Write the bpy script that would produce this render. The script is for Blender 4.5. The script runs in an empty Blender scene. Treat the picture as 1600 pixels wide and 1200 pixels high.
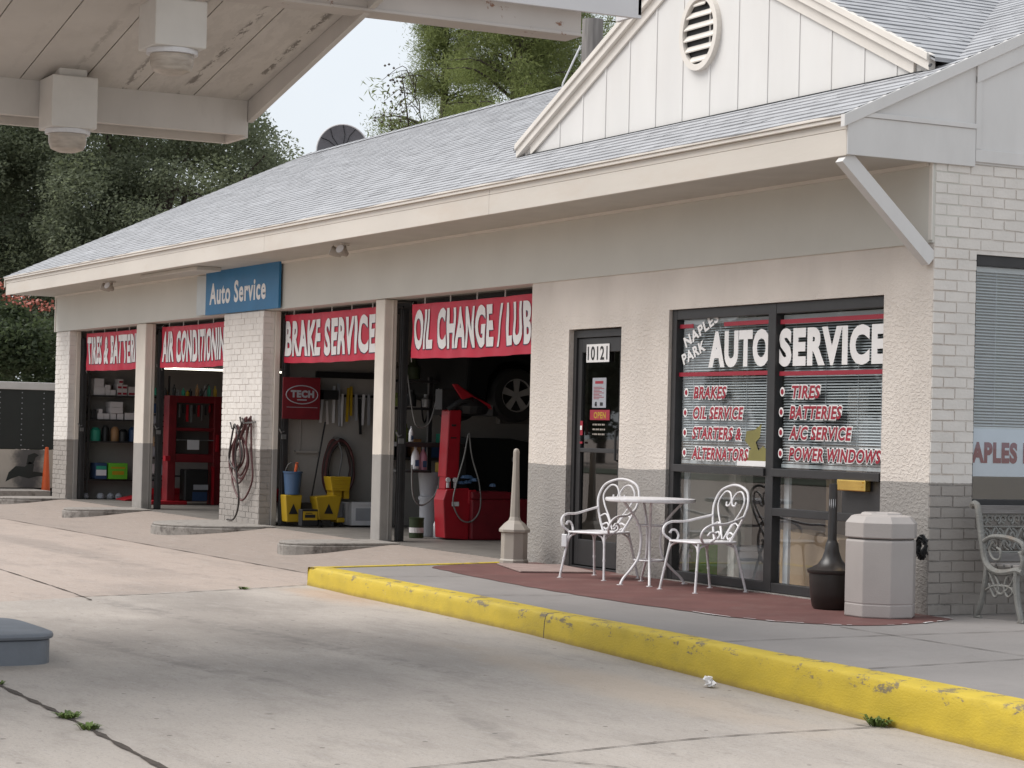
import bpy, bmesh, math, random
import numpy as np
from mathutils import Vector, Matrix
random.seed(7); rng = np.random.default_rng(7)
sc = bpy.context.scene
COL = sc.collection
R_ = math.radians
# ------------------------------------------------------------------ camera
CP = Vector((12.829, -10.175, 1.276)); yaw, pitch, roll = 1.088495, 0.0212171, -0.0239257
F = Vector((-math.sin(yaw)*math.cos(pitch), math.cos(yaw)*math.cos(pitch), math.sin(pitch)))
R0 = Vector((math.cos(yaw), math.sin(yaw), 0)); U0 = R0.cross(F)
Rv = math.cos(roll)*R0 - math.sin(roll)*U0; Uv = math.sin(roll)*R0 + math.cos(roll)*U0
cam = bpy.data.cameras.new('camera'); camo = bpy.data.objects.new('camera', cam); COL.objects.link(camo)
camo.matrix_world = Matrix(((Rv.x, Uv.x, -F.x, CP.x), (Rv.y, Uv.y, -F.y, CP.y), (Rv.z, Uv.z, -F.z, CP.z), (0, 0, 0, 1)))
cam.sensor_width = 36; cam.lens = 3440.26/1600*36; cam.clip_end = 2000; cam.clip_start = 0.1
sc.camera = camo
# ------------------------------------------------------------------ light
SUN_EL, SUN_AZ = R_(54), R_(208)            # azimuth clockwise from +y
w = bpy.data.worlds.new('World'); sc.world = w; w.use_nodes = True
nt = w.node_tree; N = nt.nodes; bg = N['Background']
sky = N.new('ShaderNodeTexSky'); sky.sky_type = 'NISHITA'; sky.sun_disc = False
sky.sun_elevation = SUN_EL; sky.sun_rotation = SUN_AZ; sky.dust_density = 4; sky.air_density = 1.0
tc = N.new('ShaderNodeTexCoord'); cn = N.new('ShaderNodeTexNoise'); cn.inputs['Scale'].default_value = 2.2; cn.inputs['Detail'].default_value = 5
rmp = N.new('ShaderNodeMapRange'); rmp.inputs[1].default_value = .3; rmp.inputs[2].default_value = .7; rmp.inputs[3].default_value = .62; rmp.inputs[4].default_value = .95
mx = N.new('ShaderNodeMixRGB'); mx.inputs[2].default_value = (8.6, 9.1, 9.6, 1)
nt.links.new(tc.outputs['Generated'], cn.inputs['Vector']); nt.links.new(cn.outputs['Fac'], rmp.inputs[0])
nt.links.new(rmp.outputs[0], mx.inputs[0]); nt.links.new(sky.outputs[0], mx.inputs[1]); nt.links.new(mx.outputs[0], bg.inputs[0])
bg.inputs[1].default_value = .083
sl = bpy.data.lights.new('sun', 'SUN'); slo = bpy.data.objects.new('sun', sl); COL.objects.link(slo)
sl.energy = 2.5; sl.angle = R_(40); sl.color = (1, .968, .93)
sd = Vector((math.sin(SUN_AZ)*math.cos(SUN_EL), math.cos(SUN_AZ)*math.cos(SUN_EL), math.sin(SUN_EL)))
slo.rotation_euler = sd.to_track_quat('Z', 'Y').to_euler(); slo.location = (-20, -30, 40)
sc.view_settings.view_transform = 'Standard'; sc.view_settings.look = 'None'
sc.view_settings.exposure = 0.4; sc.view_settings.gamma = 1
sc.cycles.max_bounces = 8; sc.cycles.transparent_max_bounces = 16; sc.cycles.use_denoising = True
sc.cycles.caustics_reflective = False; sc.cycles.caustics_refractive = False
# ------------------------------------------------------------------ materials
def nn(m, t, **kw):
    n = m.node_tree.nodes.new(t)
    for k, v in kw.items(): setattr(n, k, v)
    return n
def lk(m, a, b): m.node_tree.links.new(a, b)
def mat(name, col, rough=.6, var=.12, scale=6, bump=0, bscale=60, metal=0, dirt=0, dcol=(.12, .10, .08), dscale=2.5, spec=.5, stretch=(1, 1, 1)):
    m = bpy.data.materials.new(name); m.use_nodes = True
    b = m.node_tree.nodes['Principled BSDF']; b.inputs['Roughness'].default_value = rough; b.inputs['Metallic'].default_value = metal
    b.inputs['Specular IOR Level'].default_value = spec
    tc = nn(m, 'ShaderNodeTexCoord'); mp = nn(m, 'ShaderNodeMapping'); mp.inputs['Scale'].default_value = stretch
    lk(m, tc.outputs['Object'], mp.inputs['Vector'])
    nz = nn(m, 'ShaderNodeTexNoise'); nz.inputs['Scale'].default_value = scale; nz.inputs['Detail'].default_value = 6
    lk(m, mp.outputs[0], nz.inputs['Vector'])
    mr = nn(m, 'ShaderNodeMapRange'); mr.inputs[1].default_value = .3; mr.inputs[2].default_value = .7
    lk(m, nz.outputs['Fac'], mr.inputs[0])
    mx = nn(m, 'ShaderNodeMixRGB'); mx.inputs[1].default_value = tuple(c*(1-var) for c in col)+(1,); mx.inputs[2].default_value = tuple(min(1, c*(1+var)) for c in col)+(1,)
    lk(m, mr.outputs[0], mx.inputs[0]); out = mx.outputs[0]
    if dirt:
        n2 = nn(m, 'ShaderNodeTexNoise'); n2.inputs['Scale'].default_value = dscale; n2.inputs['Detail'].default_value = 8; n2.inputs['Roughness'].default_value = .7
        lk(m, mp.outputs[0], n2.inputs['Vector'])
        r2 = nn(m, 'ShaderNodeMapRange'); r2.inputs[1].default_value = .5; r2.inputs[2].default_value = .75; r2.inputs[3].default_value = 0; r2.inputs[4].default_value = dirt
        lk(m, n2.outputs['Fac'], r2.inputs[0])
        m2 = nn(m, 'ShaderNodeMixRGB'); m2.inputs[2].default_value = dcol+(1,)
        lk(m, r2.outputs[0], m2.inputs[0]); lk(m, out, m2.inputs[1]); out = m2.outputs[0]
    lk(m, out, b.inputs['Base Color']); m['_out'] = 1
    if bump:
        n3 = nn(m, 'ShaderNodeTexNoise'); n3.inputs['Scale'].default_value = bscale; n3.inputs['Detail'].default_value = 5
        lk(m, mp.outputs[0], n3.inputs['Vector'])
        bp = nn(m, 'ShaderNodeBump'); bp.inputs['Strength'].default_value = bump; bp.inputs['Distance'].default_value = .01
        lk(m, n3.outputs['Fac'], bp.inputs['Height']); lk(m, bp.outputs[0], b.inputs['Normal'])
    return m
def color_socket(m):
    b = m.node_tree.nodes['Principled BSDF']; l = b.inputs['Base Color'].links[0]; return b, l.from_socket
def overlay(m, fac_socket, col):
    b, s = color_socket(m); x = nn(m, 'ShaderNodeMixRGB'); x.inputs[2].default_value = tuple(col)+(1,)
    lk(m, fac_socket, x.inputs[0]); lk(m, s, x.inputs[1]); lk(m, x.outputs[0], b.inputs['Base Color'])
def math_(m, op, a, b_=None, c=None):
    n = nn(m, 'ShaderNodeMath', operation=op)
    for i, v in enumerate((a, b_, c)):
        if v is None: continue
        if isinstance(v, (int, float)): n.inputs[i].default_value = v
        else: lk(m, v, n.inputs[i])
    return n.outputs[0]
def smooth(m, s, a, b_):
    n = nn(m, 'ShaderNodeMapRange', interpolation_type='SMOOTHSTEP'); lk(m, s, n.inputs[0]); n.inputs[1].default_value = a; n.inputs[2].default_value = b_
    return n.outputs[0]
def xyz(m):
    t = nn(m, 'ShaderNodeTexCoord'); s = nn(m, 'ShaderNodeSeparateXYZ'); lk(m, t.outputs['Object'], s.inputs[0]); return s, t
def noise(m, t, scale, detail=5, rough=.55, stretch=None):
    n = nn(m, 'ShaderNodeTexNoise'); n.inputs['Scale'].default_value = scale; n.inputs['Detail'].default_value = detail; n.inputs['Roughness'].default_value = rough
    if stretch:
        mp = nn(m, 'ShaderNodeMapping'); mp.inputs['Scale'].default_value = stretch; lk(m, t.outputs['Object'], mp.inputs[0]); lk(m, mp.outputs[0], n.inputs['Vector'])
    else: lk(m, t.outputs['Object'], n.inputs['Vector'])
    return n.outputs['Fac']
CREAM = (.66, .58, .49); BANDC = (.285, .268, .252)
def band(m, dark=BANDC, z=.965):           # lower band of grey-brown paint
    s, t = xyz(m); n = noise(m, t, 25)
    h = math_(m, 'MULTIPLY_ADD', n, .014, math_(m, 'MULTIPLY_ADD', noise(m, t, 1.3, 3), .05, s.outputs[2])); f = math_(m, 'LESS_THAN', h, z+.032)
    n2 = noise(m, t, 5); v = math_(m, 'MULTIPLY_ADD', n2, .2, .72); f = math_(m, 'MULTIPLY', f, math_(m, 'MINIMUM', math_(m, 'ADD', v, .12), 1))
    overlay(m, f, dark)
    return m
def grime(m, z0, z1, amt, col=(.10, .085, .07)):  # splash dirt at the foot of a wall
    s, t = xyz(m); g = nn(m, 'ShaderNodeMapRange'); lk(m, s.outputs[2], g.inputs[0]); g.inputs[1].default_value = z1; g.inputs[2].default_value = z0
    f = math_(m, 'MULTIPLY', g.outputs[0], math_(m, 'MULTIPLY', smooth(m, noise(m, t, 4, 8, .7), .4, .7), amt)); overlay(m, f, col); return m
M = {}
M['stucco'] = band(mat('stucco_paint', (.66, .60, .545), .85, .09, 1.6, dirt=.22, dcol=(.46, .39, .33), dscale=1.4, stretch=(1, 1, .55)))
m = M['stucco']; s, t = xyz(m); b = m.node_tree.nodes['Principled BSDF']
v1 = noise(m, t, 30, 3, .6, (1, 1, 1.35)); r1 = smooth(m, v1, .47, .6); v2 = noise(m, t, 95, 4); hh = math_(m, 'MULTIPLY_ADD', v2, .35, r1)
fade = math_(m, 'SUBTRACT', 1.0, smooth(m, s.outputs[2], 2.25, 2.5))
hh = math_(m, 'MULTIPLY', hh, math_(m, 'MULTIPLY_ADD', fade, .8, .2))
bp = nn(m, 'ShaderNodeBump'); bp.inputs['Strength'].default_value = .6; bp.inputs['Distance'].default_value = .007; lk(m, hh, bp.inputs['Height']); lk(m, bp.outputs[0], b.inputs['Normal'])
grime(m, 0, .35, .5)
M['brick'] = grime(band(mat('painted_brick', (.72, .68, .635), .75, .06, 4, bump=.35, bscale=45, dirt=.12, dcol=(.4, .35, .3)), (.31, .28, .255)), 0, .3, .35)
M['mortar'] = band(mat('painted_mortar', (.70, .665, .625), .85, .08, 10, bump=.3), (.32, .295, .27))
M['post'] = grime(band(mat('post_paint', (.66, .60, .53), .65, .06, 3, dirt=.12, dcol=(.35, .28, .2))), 0, .3, .5)
M['panel'] = mat('panel_paint', (.57, .555, .505), .55, .04, 1.2, dirt=.10, dcol=(.42, .39, .34))
M['soffit'] = mat('soffit_paint', (.50, .475, .43), .7, .06, 3)
M['fascia'] = mat('fascia_paint', (.58, .535, .48), .5, .06, 2, bump=.12, bscale=30, dirt=.34, dcol=(.48, .38, .29), dscale=3, stretch=(.3, 1, 1))
M['trim'] = mat('white_trim_paint', (.70, .655, .60), .5, .05, 3, bump=.1, bscale=30, dirt=.12, dcol=(.5, .44, .38))
M['gable'] = mat('gable_siding_paint', (.66, .645, .625), .6, .04, 2, bump=.1, bscale=15, dirt=.1, dcol=(.55, .49, .43), stretch=(1, 1, .3))
M['side'] = mat('side_board_paint', (.68, .665, .65), .6, .05, 2, bump=.1, bscale=15, dirt=.18, dcol=(.42, .40, .38), stretch=(1, 1, .4))
M['shingle'] = mat('shingle', (.39, .395, .41), .9, .14, 5, bump=.5, bscale=160, dirt=.22, dcol=(.26, .26, .27), dscale=3)
m = M['shingle']; s, t = xyz(m); wn = nn(m, 'ShaderNodeTexWhiteNoise', noise_dimensions='2D'); cb = nn(m, 'ShaderNodeCombineXYZ')
lk(m, math_(m, 'FLOOR', math_(m, 'MULTIPLY', s.outputs[0], 3.1)), cb.inputs[0]); lk(m, math_(m, 'FLOOR', math_(m, 'MULTIPLY', s.outputs[1], 8.3)), cb.inputs[1]); lk(m, cb.outputs[0], wn.inputs['Vector'])
overlay(m, math_(m, 'MULTIPLY', wn.outputs[0], .18), (.30, .30, .315))
M['butt'] = mat('shingle_edge', (.12, .12, .125), .9)
M['concrete'] = mat('lot_concrete', (.40, .355, .315), .85, .09, 1.1, bump=.3, bscale=120, dirt=.25, dcol=(.27, .235, .205), dscale=.6)
m = M['concrete']; s, t = xyz(m)
n1 = noise(m, t, .5, 6, .6); X = s.outputs[0]; Yq = s.outputs[1]
warm = math_(m, 'LESS_THAN', math_(m, 'MULTIPLY_ADD', Yq, .4, X), -6.66)      # older pinkish slabs beyond the joint
overlay(m, math_(m, 'MULTIPLY', warm, .75), (.40, .315, .265))
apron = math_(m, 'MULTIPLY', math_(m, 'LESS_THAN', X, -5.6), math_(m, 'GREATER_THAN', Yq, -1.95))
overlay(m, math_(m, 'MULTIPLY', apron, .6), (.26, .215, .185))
def blot(m, cx, cy, rx, ry, amt, col, sc_=1.3):
    s, t = xyz(m); dx = math_(m, 'DIVIDE', math_(m, 'SUBTRACT', s.outputs[0], cx), rx); dy = math_(m, 'DIVIDE', math_(m, 'SUBTRACT', s.outputs[1], cy), ry)
    d = math_(m, 'SQRT', math_(m, 'ADD', math_(m, 'MULTIPLY', dx, dx), math_(m, 'MULTIPLY', dy, dy)))
    d = math_(m, 'ADD', d, math_(m, 'MULTIPLY', math_(m, 'SUBTRACT', noise(m, t, sc_, 6, .65), .5), 1.6))
    f = math_(m, 'MULTIPLY', math_(m, 'SUBTRACT', 1.0, smooth(m, d, .2, 1.1)), amt); overlay(m, f, col)
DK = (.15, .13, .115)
for a in ((-4.6, -3.9, 1.9, .8, .36), (-2.2, -4.5, 2.4, .9, .35), (0, -4.0, 1.6, .6, .32), (-1.6, -6.0, 2.4, .9, .32), (.6, -5.1, 1.6, .7, .25), (-3.2, -4.6, 4.2, 1.7, .14), (-7.5, -3.6, 1.8, .5, .25), (-12, -3.2, 5, .35, .35)): blot(m, *a, DK)  # lot stains, with the canopy's soft shade on the mid lot painted in
overlay(m, math_(m, 'MULTIPLY', smooth(m, noise(m, t, 2.6, 9, .72, (.6, 1.6, 1)), .48, .68), .30), (.19, .165, .145)); overlay(m, math_(m, 'MULTIPLY', smooth(m, noise(m, t, 9, 6, .7, (.5, 2, 1)), .52, .66), .16), (.5, .47, .45))
b_, cs = color_socket(m); fine = noise(m, t, 55, 4, .7); overlay(m, math_(m, 'MULTIPLY', smooth(m, fine, .50, .66), .34), (.19, .17, .155)); overlay(m, math_(m, 'MULTIPLY', smooth(m, noise(m, t, 22, 7, .75, (.35, 1.6, 1)), .56, .66), .30), (.17, .15, .135))
overlay(m, math_(m, 'MULTIPLY', smooth(m, noise(m, t, 90, 2, .5), .68, .74), .5), (.62, .6, .57))
vo = nn(m, 'ShaderNodeTexVoronoi'); vo.inputs['Scale'].default_value = 1.7; lk(m, t.outputs['Object'], vo.inputs['Vector'])   # oil drips
wv = nn(m, 'ShaderNodeSeparateXYZ'); lk(m, vo.outputs['Color'], wv.inputs[0])
dr = math_(m, 'MULTIPLY', math_(m, 'SUBTRACT', 1.0, smooth(m, math_(m, 'ADD', vo.outputs['Distance'], math_(m, 'MULTIPLY', math_(m, 'SUBTRACT', noise(m, t, 14, 5), .5), .09)), .015, .075)), math_(m, 'GREATER_THAN', wv.outputs[0], .62))
overlay(m, math_(m, 'MULTIPLY', dr, .75), (.09, .075, .065))
v2_ = nn(m, 'ShaderNodeTexVoronoi'); v2_.inputs['Scale'].default_value = 9; lk(m, t.outputs['Object'], v2_.inputs['Vector']); w2_ = nn(m, 'ShaderNodeSeparateXYZ'); lk(m, v2_.outputs['Color'], w2_.inputs[0])
overlay(m, math_(m, 'MULTIPLY', math_(m, 'MULTIPLY', math_(m, 'LESS_THAN', v2_.outputs['Distance'], .13), math_(m, 'GREATER_THAN', w2_.outputs[1], .86)), .7), (.10, .085, .075))   # gum and grit
def tyre_mark(x0, y0, dx, dy, L, wd, amt):
    n_ = math.hypot(dx, dy); ux, uy = dx/n_, dy/n_
    px = math_(m, 'SUBTRACT', X, x0); py = math_(m, 'SUBTRACT', Yq, y0); al = math_(m, 'ADD', math_(m, 'MULTIPLY', px, ux), math_(m, 'MULTIPLY', py, uy)); ac = math_(m, 'ADD', math_(m, 'MULTIPLY', px, -uy), math_(m, 'MULTIPLY', py, ux))
    ac = math_(m, 'SUBTRACT', ac, math_(m, 'MULTIPLY', math_(m, 'MULTIPLY', al, al), .012)); f = math_(m, 'SUBTRACT', 1.0, smooth(m, math_(m, 'ABSOLUTE', ac), wd*.5, wd)); f = math_(m, 'MULTIPLY', f, math_(m, 'SUBTRACT', 1.0, smooth(m, math_(m, 'ABSOLUTE', al), L*.5, L)))
    f = math_(m, 'MULTIPLY', f, smooth(m, noise(m, t, 5, 6, .75), .42, .62)); overlay(m, math_(m, 'MULTIPLY', f, amt), (.13, .115, .105))
tyre_mark(-1.5, -4.6, 1, .12, 4.0, .13, .42); tyre_mark(-1.2, -5.9, 1, .16, 4.2, .12, .38); tyre_mark(-9.5, -3.3, 1, .05, 4, .13, .3); tyre_mark(2.6, -5.0, 1, -.2, 1.6, .10, .3)
blot(m, -4.4, -2.8, 1.3, .4, .4, (.45, .27, .15)); blot(m, 1.5, -3.55, 2.5, .4, .35, (.5, .38, .27))
M['pave'] = mat('pavement_concrete', (.235, .217, .206), .85, .09, 1.5, bump=.3, bscale=110, dirt=.25, dcol=(.29, .26, .24), dscale=1.0)  # base tone lowered to carry the shade of canopy and wall
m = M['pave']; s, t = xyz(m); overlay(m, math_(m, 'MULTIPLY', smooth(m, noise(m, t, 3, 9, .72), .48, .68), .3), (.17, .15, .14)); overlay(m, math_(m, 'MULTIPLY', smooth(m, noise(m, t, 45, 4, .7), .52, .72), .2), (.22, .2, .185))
M['red_paint'] = mat('red_floor_paint', (.125, .05, .044), .8, .15, 2.5, bump=.2, bscale=60, dirt=.4, dcol=(.20, .14, .12), dscale=3)
m = M['red_paint']; s, t = xyz(m); f = math_(m, 'MULTIPLY', smooth(m, noise(m, t, 2.2, 8, .75), .54, .68), math_(m, 'SUBTRACT', 1.0, smooth(m, math_(m, 'MULTIPLY', s.outputs[1], -1), .05, .55)))
overlay(m, math_(m, 'MULTIPLY', f, .85), (.25, .215, .195))
M['yellow_kerb'] = mat('yellow_kerb_paint', (.52, .38, .03), .6, .12, 3, bump=.3, bscale=45, dirt=.45, dcol=(.33, .25, .035), dscale=2.5, stretch=(1, 1, 2))
m = M['yellow_kerb']; s, t = xyz(m)
c1 = smooth(m, math_(m, 'ADD', noise(m, t, 5, 10, .8, (1, 1, 2.4)), math_(m, 'MULTIPLY', smooth(m, s.outputs[2], -.10, -.005), .045)), .59, .615); zt = math_(m, 'GREATER_THAN', math_(m, 'MULTIPLY_ADD', noise(m, t, 3), .05, s.outputs[2]), -.045)
overlay(m, math_(m, 'MULTIPLY', c1, math_(m, 'MULTIPLY_ADD', zt, .75, .15)), (.16, .13, .09))
jn = math_(m, 'LESS_THAN', math_(m, 'ABSOLUTE', math_(m, 'ADD', math_(m, 'MULTIPLY_ADD', noise(m, t, 8), .05, s.outputs[0]), .71)), .007); overlay(m, jn, (.05, .04, .02)); zz = math_(m, 'MULTIPLY_ADD', math_(m, 'MAXIMUM', math_(m, 'ADD', s.outputs[0], 1.0), 0.0), .0165, s.outputs[2]); zb_ = math_(m, 'SUBTRACT', 1.0, smooth(m, math_(m, 'MULTIPLY_ADD', noise(m, t, 9, 5, .7), .06, zz), -.14, -.085)); overlay(m, math_(m, 'MULTIPLY', zb_, .6), (.17, .11, .04))
overlay(m, smooth(m, noise(m, t, 3.1, 8, .8), .69, .705), (.45, .43, .41))
M['kerb_concrete'] = mat('kerb_concrete', (.30, .275, .25), .9, .15, 6, bump=.8, bscale=50, dirt=1.0, dcol=(.045, .03, .025), dscale=6)
m = M['kerb_concrete']; s, t = xyz(m); sd_m = math_(m, 'SUBTRACT', 1.0, smooth(m, s.outputs[2], -.022, .0)); overlay(m, math_(m, 'MULTIPLY', math_(m, 'MULTIPLY', smooth(m, noise(m, t, 4.5, 8, .7), .48, .64), sd_m), .6), (.04, .03, .025))
M['joint'] = mat('joint_dirt', (.07, .055, .045), .95, .3, 20)
M['blue_kerb'] = mat('grey_island_paint', (.16, .175, .20), .6, .12, 4, bump=.3, bscale=40, dirt=.35, dcol=(.25, .25, .26))
M['dark_frame'] = mat('dark_aluminium', (.028, .027, .028), .45, .15, 8, metal=0)
M['black'] = mat('black_plastic', (.012, .012, .013), .5, .2, 8)
M['steel'] = mat('galvanised_steel', (.22, .22, .22), .5, .2, 12, metal=.6)
M['blind'] = mat('blind_slat', (.58, .61, .63), .5, .05, 6)
M['red_vinyl'] = mat('red_banner_vinyl', (.54, .022, .055), .5, .12, 2, bump=.12, bscale=9, dirt=.25, dcol=(.36, .015, .035))
M['white_vinyl'] = mat('white_vinyl', (.80, .78, .77), .5, .04, 4)
M['navy'] = mat('navy_print', (.03, .03, .07), .5)
M['sign_red'] = mat('red_print', (.30, .012, .03), .5, .05)
M['maroon'] = mat('maroon_print', (.17, .012, .03), .5, .05)
M['blue_sign'] = mat('blue_sign_face', (.012, .155, .34), .45, .10, 2, dirt=.15, dcol=(.03, .2, .4))
M['white_iron'] = mat('white_enamel_iron', (.70, .685, .70), .4, .08, 12, dirt=.5, dcol=(.42, .36, .32), dscale=11)
M['beige_plastic'] = mat('beige_plastic', (.40, .365, .345), .55, .05, 3, bump=.12, bscale=90, dirt=.12, dcol=(.31, .27, .25), dscale=4)
M['taupe'] = mat('taupe_plastic', (.35, .315, .275), .55, .06, 3, bump=.08, bscale=90, dirt=.2, dcol=(.27, .23, .19))
M['brown_plastic'] = mat('dark_brown_plastic', (.020, .016, .0145), .36, .15, 6)
M['grey_cast'] = mat('grey_cast_iron', (.185, .182, .17), .6, .15, 14, bump=.5, bscale=60, dirt=.5, dcol=(.22, .14, .085), dscale=6)
M['bench_wood'] = mat('grey_weathered_wood', (.20, .187, .18), .8, .2, 5, bump=.4, bscale=30, stretch=(3, .4, 3))
M['mat'] = mat('faded_doormat', (.29, .215, .195), .95, .15, 6, bump=.5, bscale=120)
M['brass'] = mat('polished_brass', (.75, .52, .16), .25, .1, 5, metal=1)
M['hose'] = mat('red_rubber_hose', (.085, .026, .026), .55, .3, 9)
M['hose_dark'] = mat('dark_rubber_hose', (.03, .022, .02), .55, .3, 9)
M['hose_grey'] = mat('grey_hose', (.17, .17, .165), .5, .2, 9)
M['int_wall'] = mat('interior_wall_paint', (.34, .32, .30), .8, .08, 1.5, dirt=.35, dcol=(.25, .22, .19), dscale=1.2)
M['int_dark'] = mat('interior_dark_wall', (.13, .12, .11), .85, .2, 1.5)
M['int_ceil'] = mat('interior_ceiling', (.30, .27, .23), .85, .1, 1)
M['int_floor'] = mat('garage_floor', (.17, .155, .14), .6, .2, 2, dirt=.5, dcol=(.08, .07, .06))
M['red_mach'] = mat('red_machine_paint', (.34, .008, .018), .4, .12, 4, dirt=.2, dcol=(.15, .01, .012))
M['red_dull'] = mat('dull_red_cabinet', (.16, .007, .014), .5, .2, 4, dirt=.3, dcol=(.07, .008, .01))
M['red_rack'] = mat('red_rack_paint', (.16, .007, .012), .5, .2, 4, dirt=.3, dcol=(.07, .008, .01))
M['yellow_pl'] = mat('yellow_plastic', (.42, .27, .012), .45, .1, 5, dirt=.25, dcol=(.3, .2, .03))
M['blue_pl'] = mat('blue_plastic', (.05, .10, .19), .45, .1, 5)
M['grey_pl'] = mat('grey_plastic', (.33, .34, .37), .5, .1, 5)
M['white_pl'] = mat('white_plastic', (.66, .66, .68), .45, .06, 5)
M['pink_pl'] = mat('pink_liquid_bottle', (.45, .2, .27), .4, .1, 5)
M['green_box'] = mat('green_carton', (.13, .46, .03), .55, .08, 4)
M['navy_box'] = mat('navy_carton', (.02, .05, .12), .55, .1, 4)
M['teal_box'] = mat('teal_print', (.03, .30, .20), .55, .1, 4)
M['paper_box'] = mat('white_carton', (.58, .55, .55), .7, .06, 5)
M['carton'] = mat('brown_cardboard', (.46, .33, .21), .85, .07, 5)
M['wood'] = mat('brown_wood', (.30, .16, .07), .6, .2, 6)
M['partition'] = mat('office_wall', (.84, .81, .75), .8, .04, 2)
M['tyre'] = mat('tyre_rubber', (.012, .012, .012), .8, .2, 20)
M['alloy'] = mat('alloy_wheel', (.42, .41, .40), .4, .1, 6, metal=.4)
M['car_paint'] = mat('dark_car_paint', (.010, .011, .011), .8, .1, 3, spec=.15)
M['wood_pole'] = mat('weathered_pole_wood', (.23, .215, .205), .9, .25, 5, bump=.6, bscale=30, stretch=(3, 3, .25))
M['bark'] = mat('bark', (.075, .06, .05), .95, .3, 6, bump=.8, bscale=20, stretch=(1, 1, .3))
M['leaf_oak'] = mat('oak_leaf', (.14, .158, .105), .85, .45, .9)
M['leaf_oak_alt'] = mat('oak_leaf_pale', (.135, .155, .095), .85, .35, .9)  # second leaf tone, for random oak clumps and the bush
M['leaf_cyp'] = mat('cypress_needle', (.165, .20, .06), .75, .5, .9)
M['leaf_shrub'] = mat('shrub_leaf', (.045, .065, .03), .65, .4, 2)
def leafy(k, tint, f=.42):                # light passes through leaves
    m = M[k]; b, c_ = color_socket(m); out = m.node_tree.nodes['Material Output']; tl = nn(m, 'ShaderNodeBsdfTranslucent'); tl.inputs[0].default_value = tint+(1,)
    ms = nn(m, 'ShaderNodeMixShader'); ms.inputs[0].default_value = f; lk(m, b.outputs[0], ms.inputs[1]); lk(m, tl.outputs[0], ms.inputs[2]); lk(m, ms.outputs[0], out.inputs[0])
leafy('leaf_oak', (.27, .31, .19)); leafy('leaf_oak_alt', (.19, .22, .12)); leafy('leaf_cyp', (.25, .29, .11)); leafy('leaf_shrub', (.13, .17, .08))
M['flower'] = mat('coral_flower', (.38, .12, .085), .6, .3, 5)
M['grass'] = mat('weed_leaf', (.10, .15, .03), .7, .4, 14)
M['dish'] = mat('dark_dish_mesh', (.16, .15, .16), .6, .12, 6)
M['lens'] = mat('lamp_lens', (.42, .37, .32), .35, .2, 10, dirt=.5, dcol=(.18, .14, .11), dscale=4, stretch=(1, 1, 5))
M['canopy_soffit'] = mat('canopy_soffit_paint', (.56, .525, .49), .65, .07, 1.5, dirt=.3, dcol=(.33, .29, .26), dscale=1.4)
m = M['canopy_soffit']; s, t = xyz(m)
pk = math_(m, 'MULTIPLY', smooth(m, noise(m, t, 6, 9, .75, (.8, 2.2, 1)), .495, .52), smooth(m, noise(m, t, .9, 2), .36, .55)); edge = smooth(m, s.outputs[1], -6.6, -5.0)
ln = math_(m, 'ABSOLUTE', math_(m, 'SUBTRACT', math_(m, 'FRACT', math_(m, 'DIVIDE', s.outputs[1], .42)), .5)); near = smooth(m, math_(m, 'ADD', ln, math_(m, 'MULTIPLY', noise(m, t, 5, 6, .7), .16)), .49, .56)
overlay(m, math_(m, 'MULTIPLY', math_(m, 'MULTIPLY', pk, edge), math_(m, 'MULTIPLY_ADD', near, .8, .12)), (.17, .15, .135))
M['canopy_white'] = mat('canopy_board_paint', (.56, .53, .50), .6, .07, 2, dirt=.35, dcol=(.34, .31, .28), dscale=2.2, stretch=(1, 1, .4))
M['canopy_beam'] = mat('rusty_beam_paint', (.50, .46, .43), .6, .06, 3, dirt=0)
m = M['canopy_beam']; s, t = xyz(m); overlay(m, math_(m, 'MULTIPLY', smooth(m, noise(m, t, 7, 7, .75), .62, .66), .9), (.20, .075, .03))
M['canopy_plate'] = mat('canopy_metal_fascia', (.66, .65, .66), .4, .03, 2)
M['light_box'] = mat('light_housing_paint', (.62, .60, .57), .55, .05, 4, dirt=.2, dcol=(.4, .37, .33))
M['trailer_black'] = mat('black_trailer_skin', (.012, .015, .014), .55, .15, 3)
M['trailer_rail'] = mat('white_trailer_rail', (.55, .53, .52), .5, .05, 4)
M['orange'] = mat('orange_plastic', (.62, .10, .02), .5, .1, 5)
M['mural'] = mat('airbrushed_panel', (.44, .39, .34), .55, .12, 2.5)
m = M['mural']; blot(m, -24.5, .05, 2, .33, .9, (.05, .05, .055), 3.5)
M['reflect_green'] = mat('far_foliage', (.05, .065, .035), .8, .5, .6)
def glassmat(name, tint, refl=1.0):
    m = bpy.data.materials.new(name); m.use_nodes = True; n = m.node_tree.nodes; n.remove(n['Principled BSDF']); out = n['Material Output']
    tr = nn(m, 'ShaderNodeBsdfTransparent'); tr.inputs[0].default_value = tint+(1,); gl = nn(m, 'ShaderNodeBsdfGlossy'); gl.inputs['Roughness'].default_value = .015
    gl.inputs[0].default_value = (refl, refl, refl, 1)
    ge_ = nn(m, 'ShaderNodeNewGeometry'); dt = nn(m, 'ShaderNodeVectorMath', operation='DOT_PRODUCT'); lk(m, ge_.outputs['Incoming'], dt.inputs[0]); lk(m, ge_.outputs['Normal'], dt.inputs[1])
    ms = nn(m, 'ShaderNodeMixShader'); q5 = math_(m, 'POWER', math_(m, 'SUBTRACT', 1.0, math_(m, 'ABSOLUTE', dt.outputs['Value'])), 5.0)
    fac = math_(m, 'MULTIPLY_ADD', q5, .88, .11)
    lk(m, fac, ms.inputs[0]); lk(m, tr.outputs[0], ms.inputs[1]); lk(m, gl.outputs[0], ms.inputs[2]); lk(m, ms.outputs[0], out.inputs[0]); return m
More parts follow.
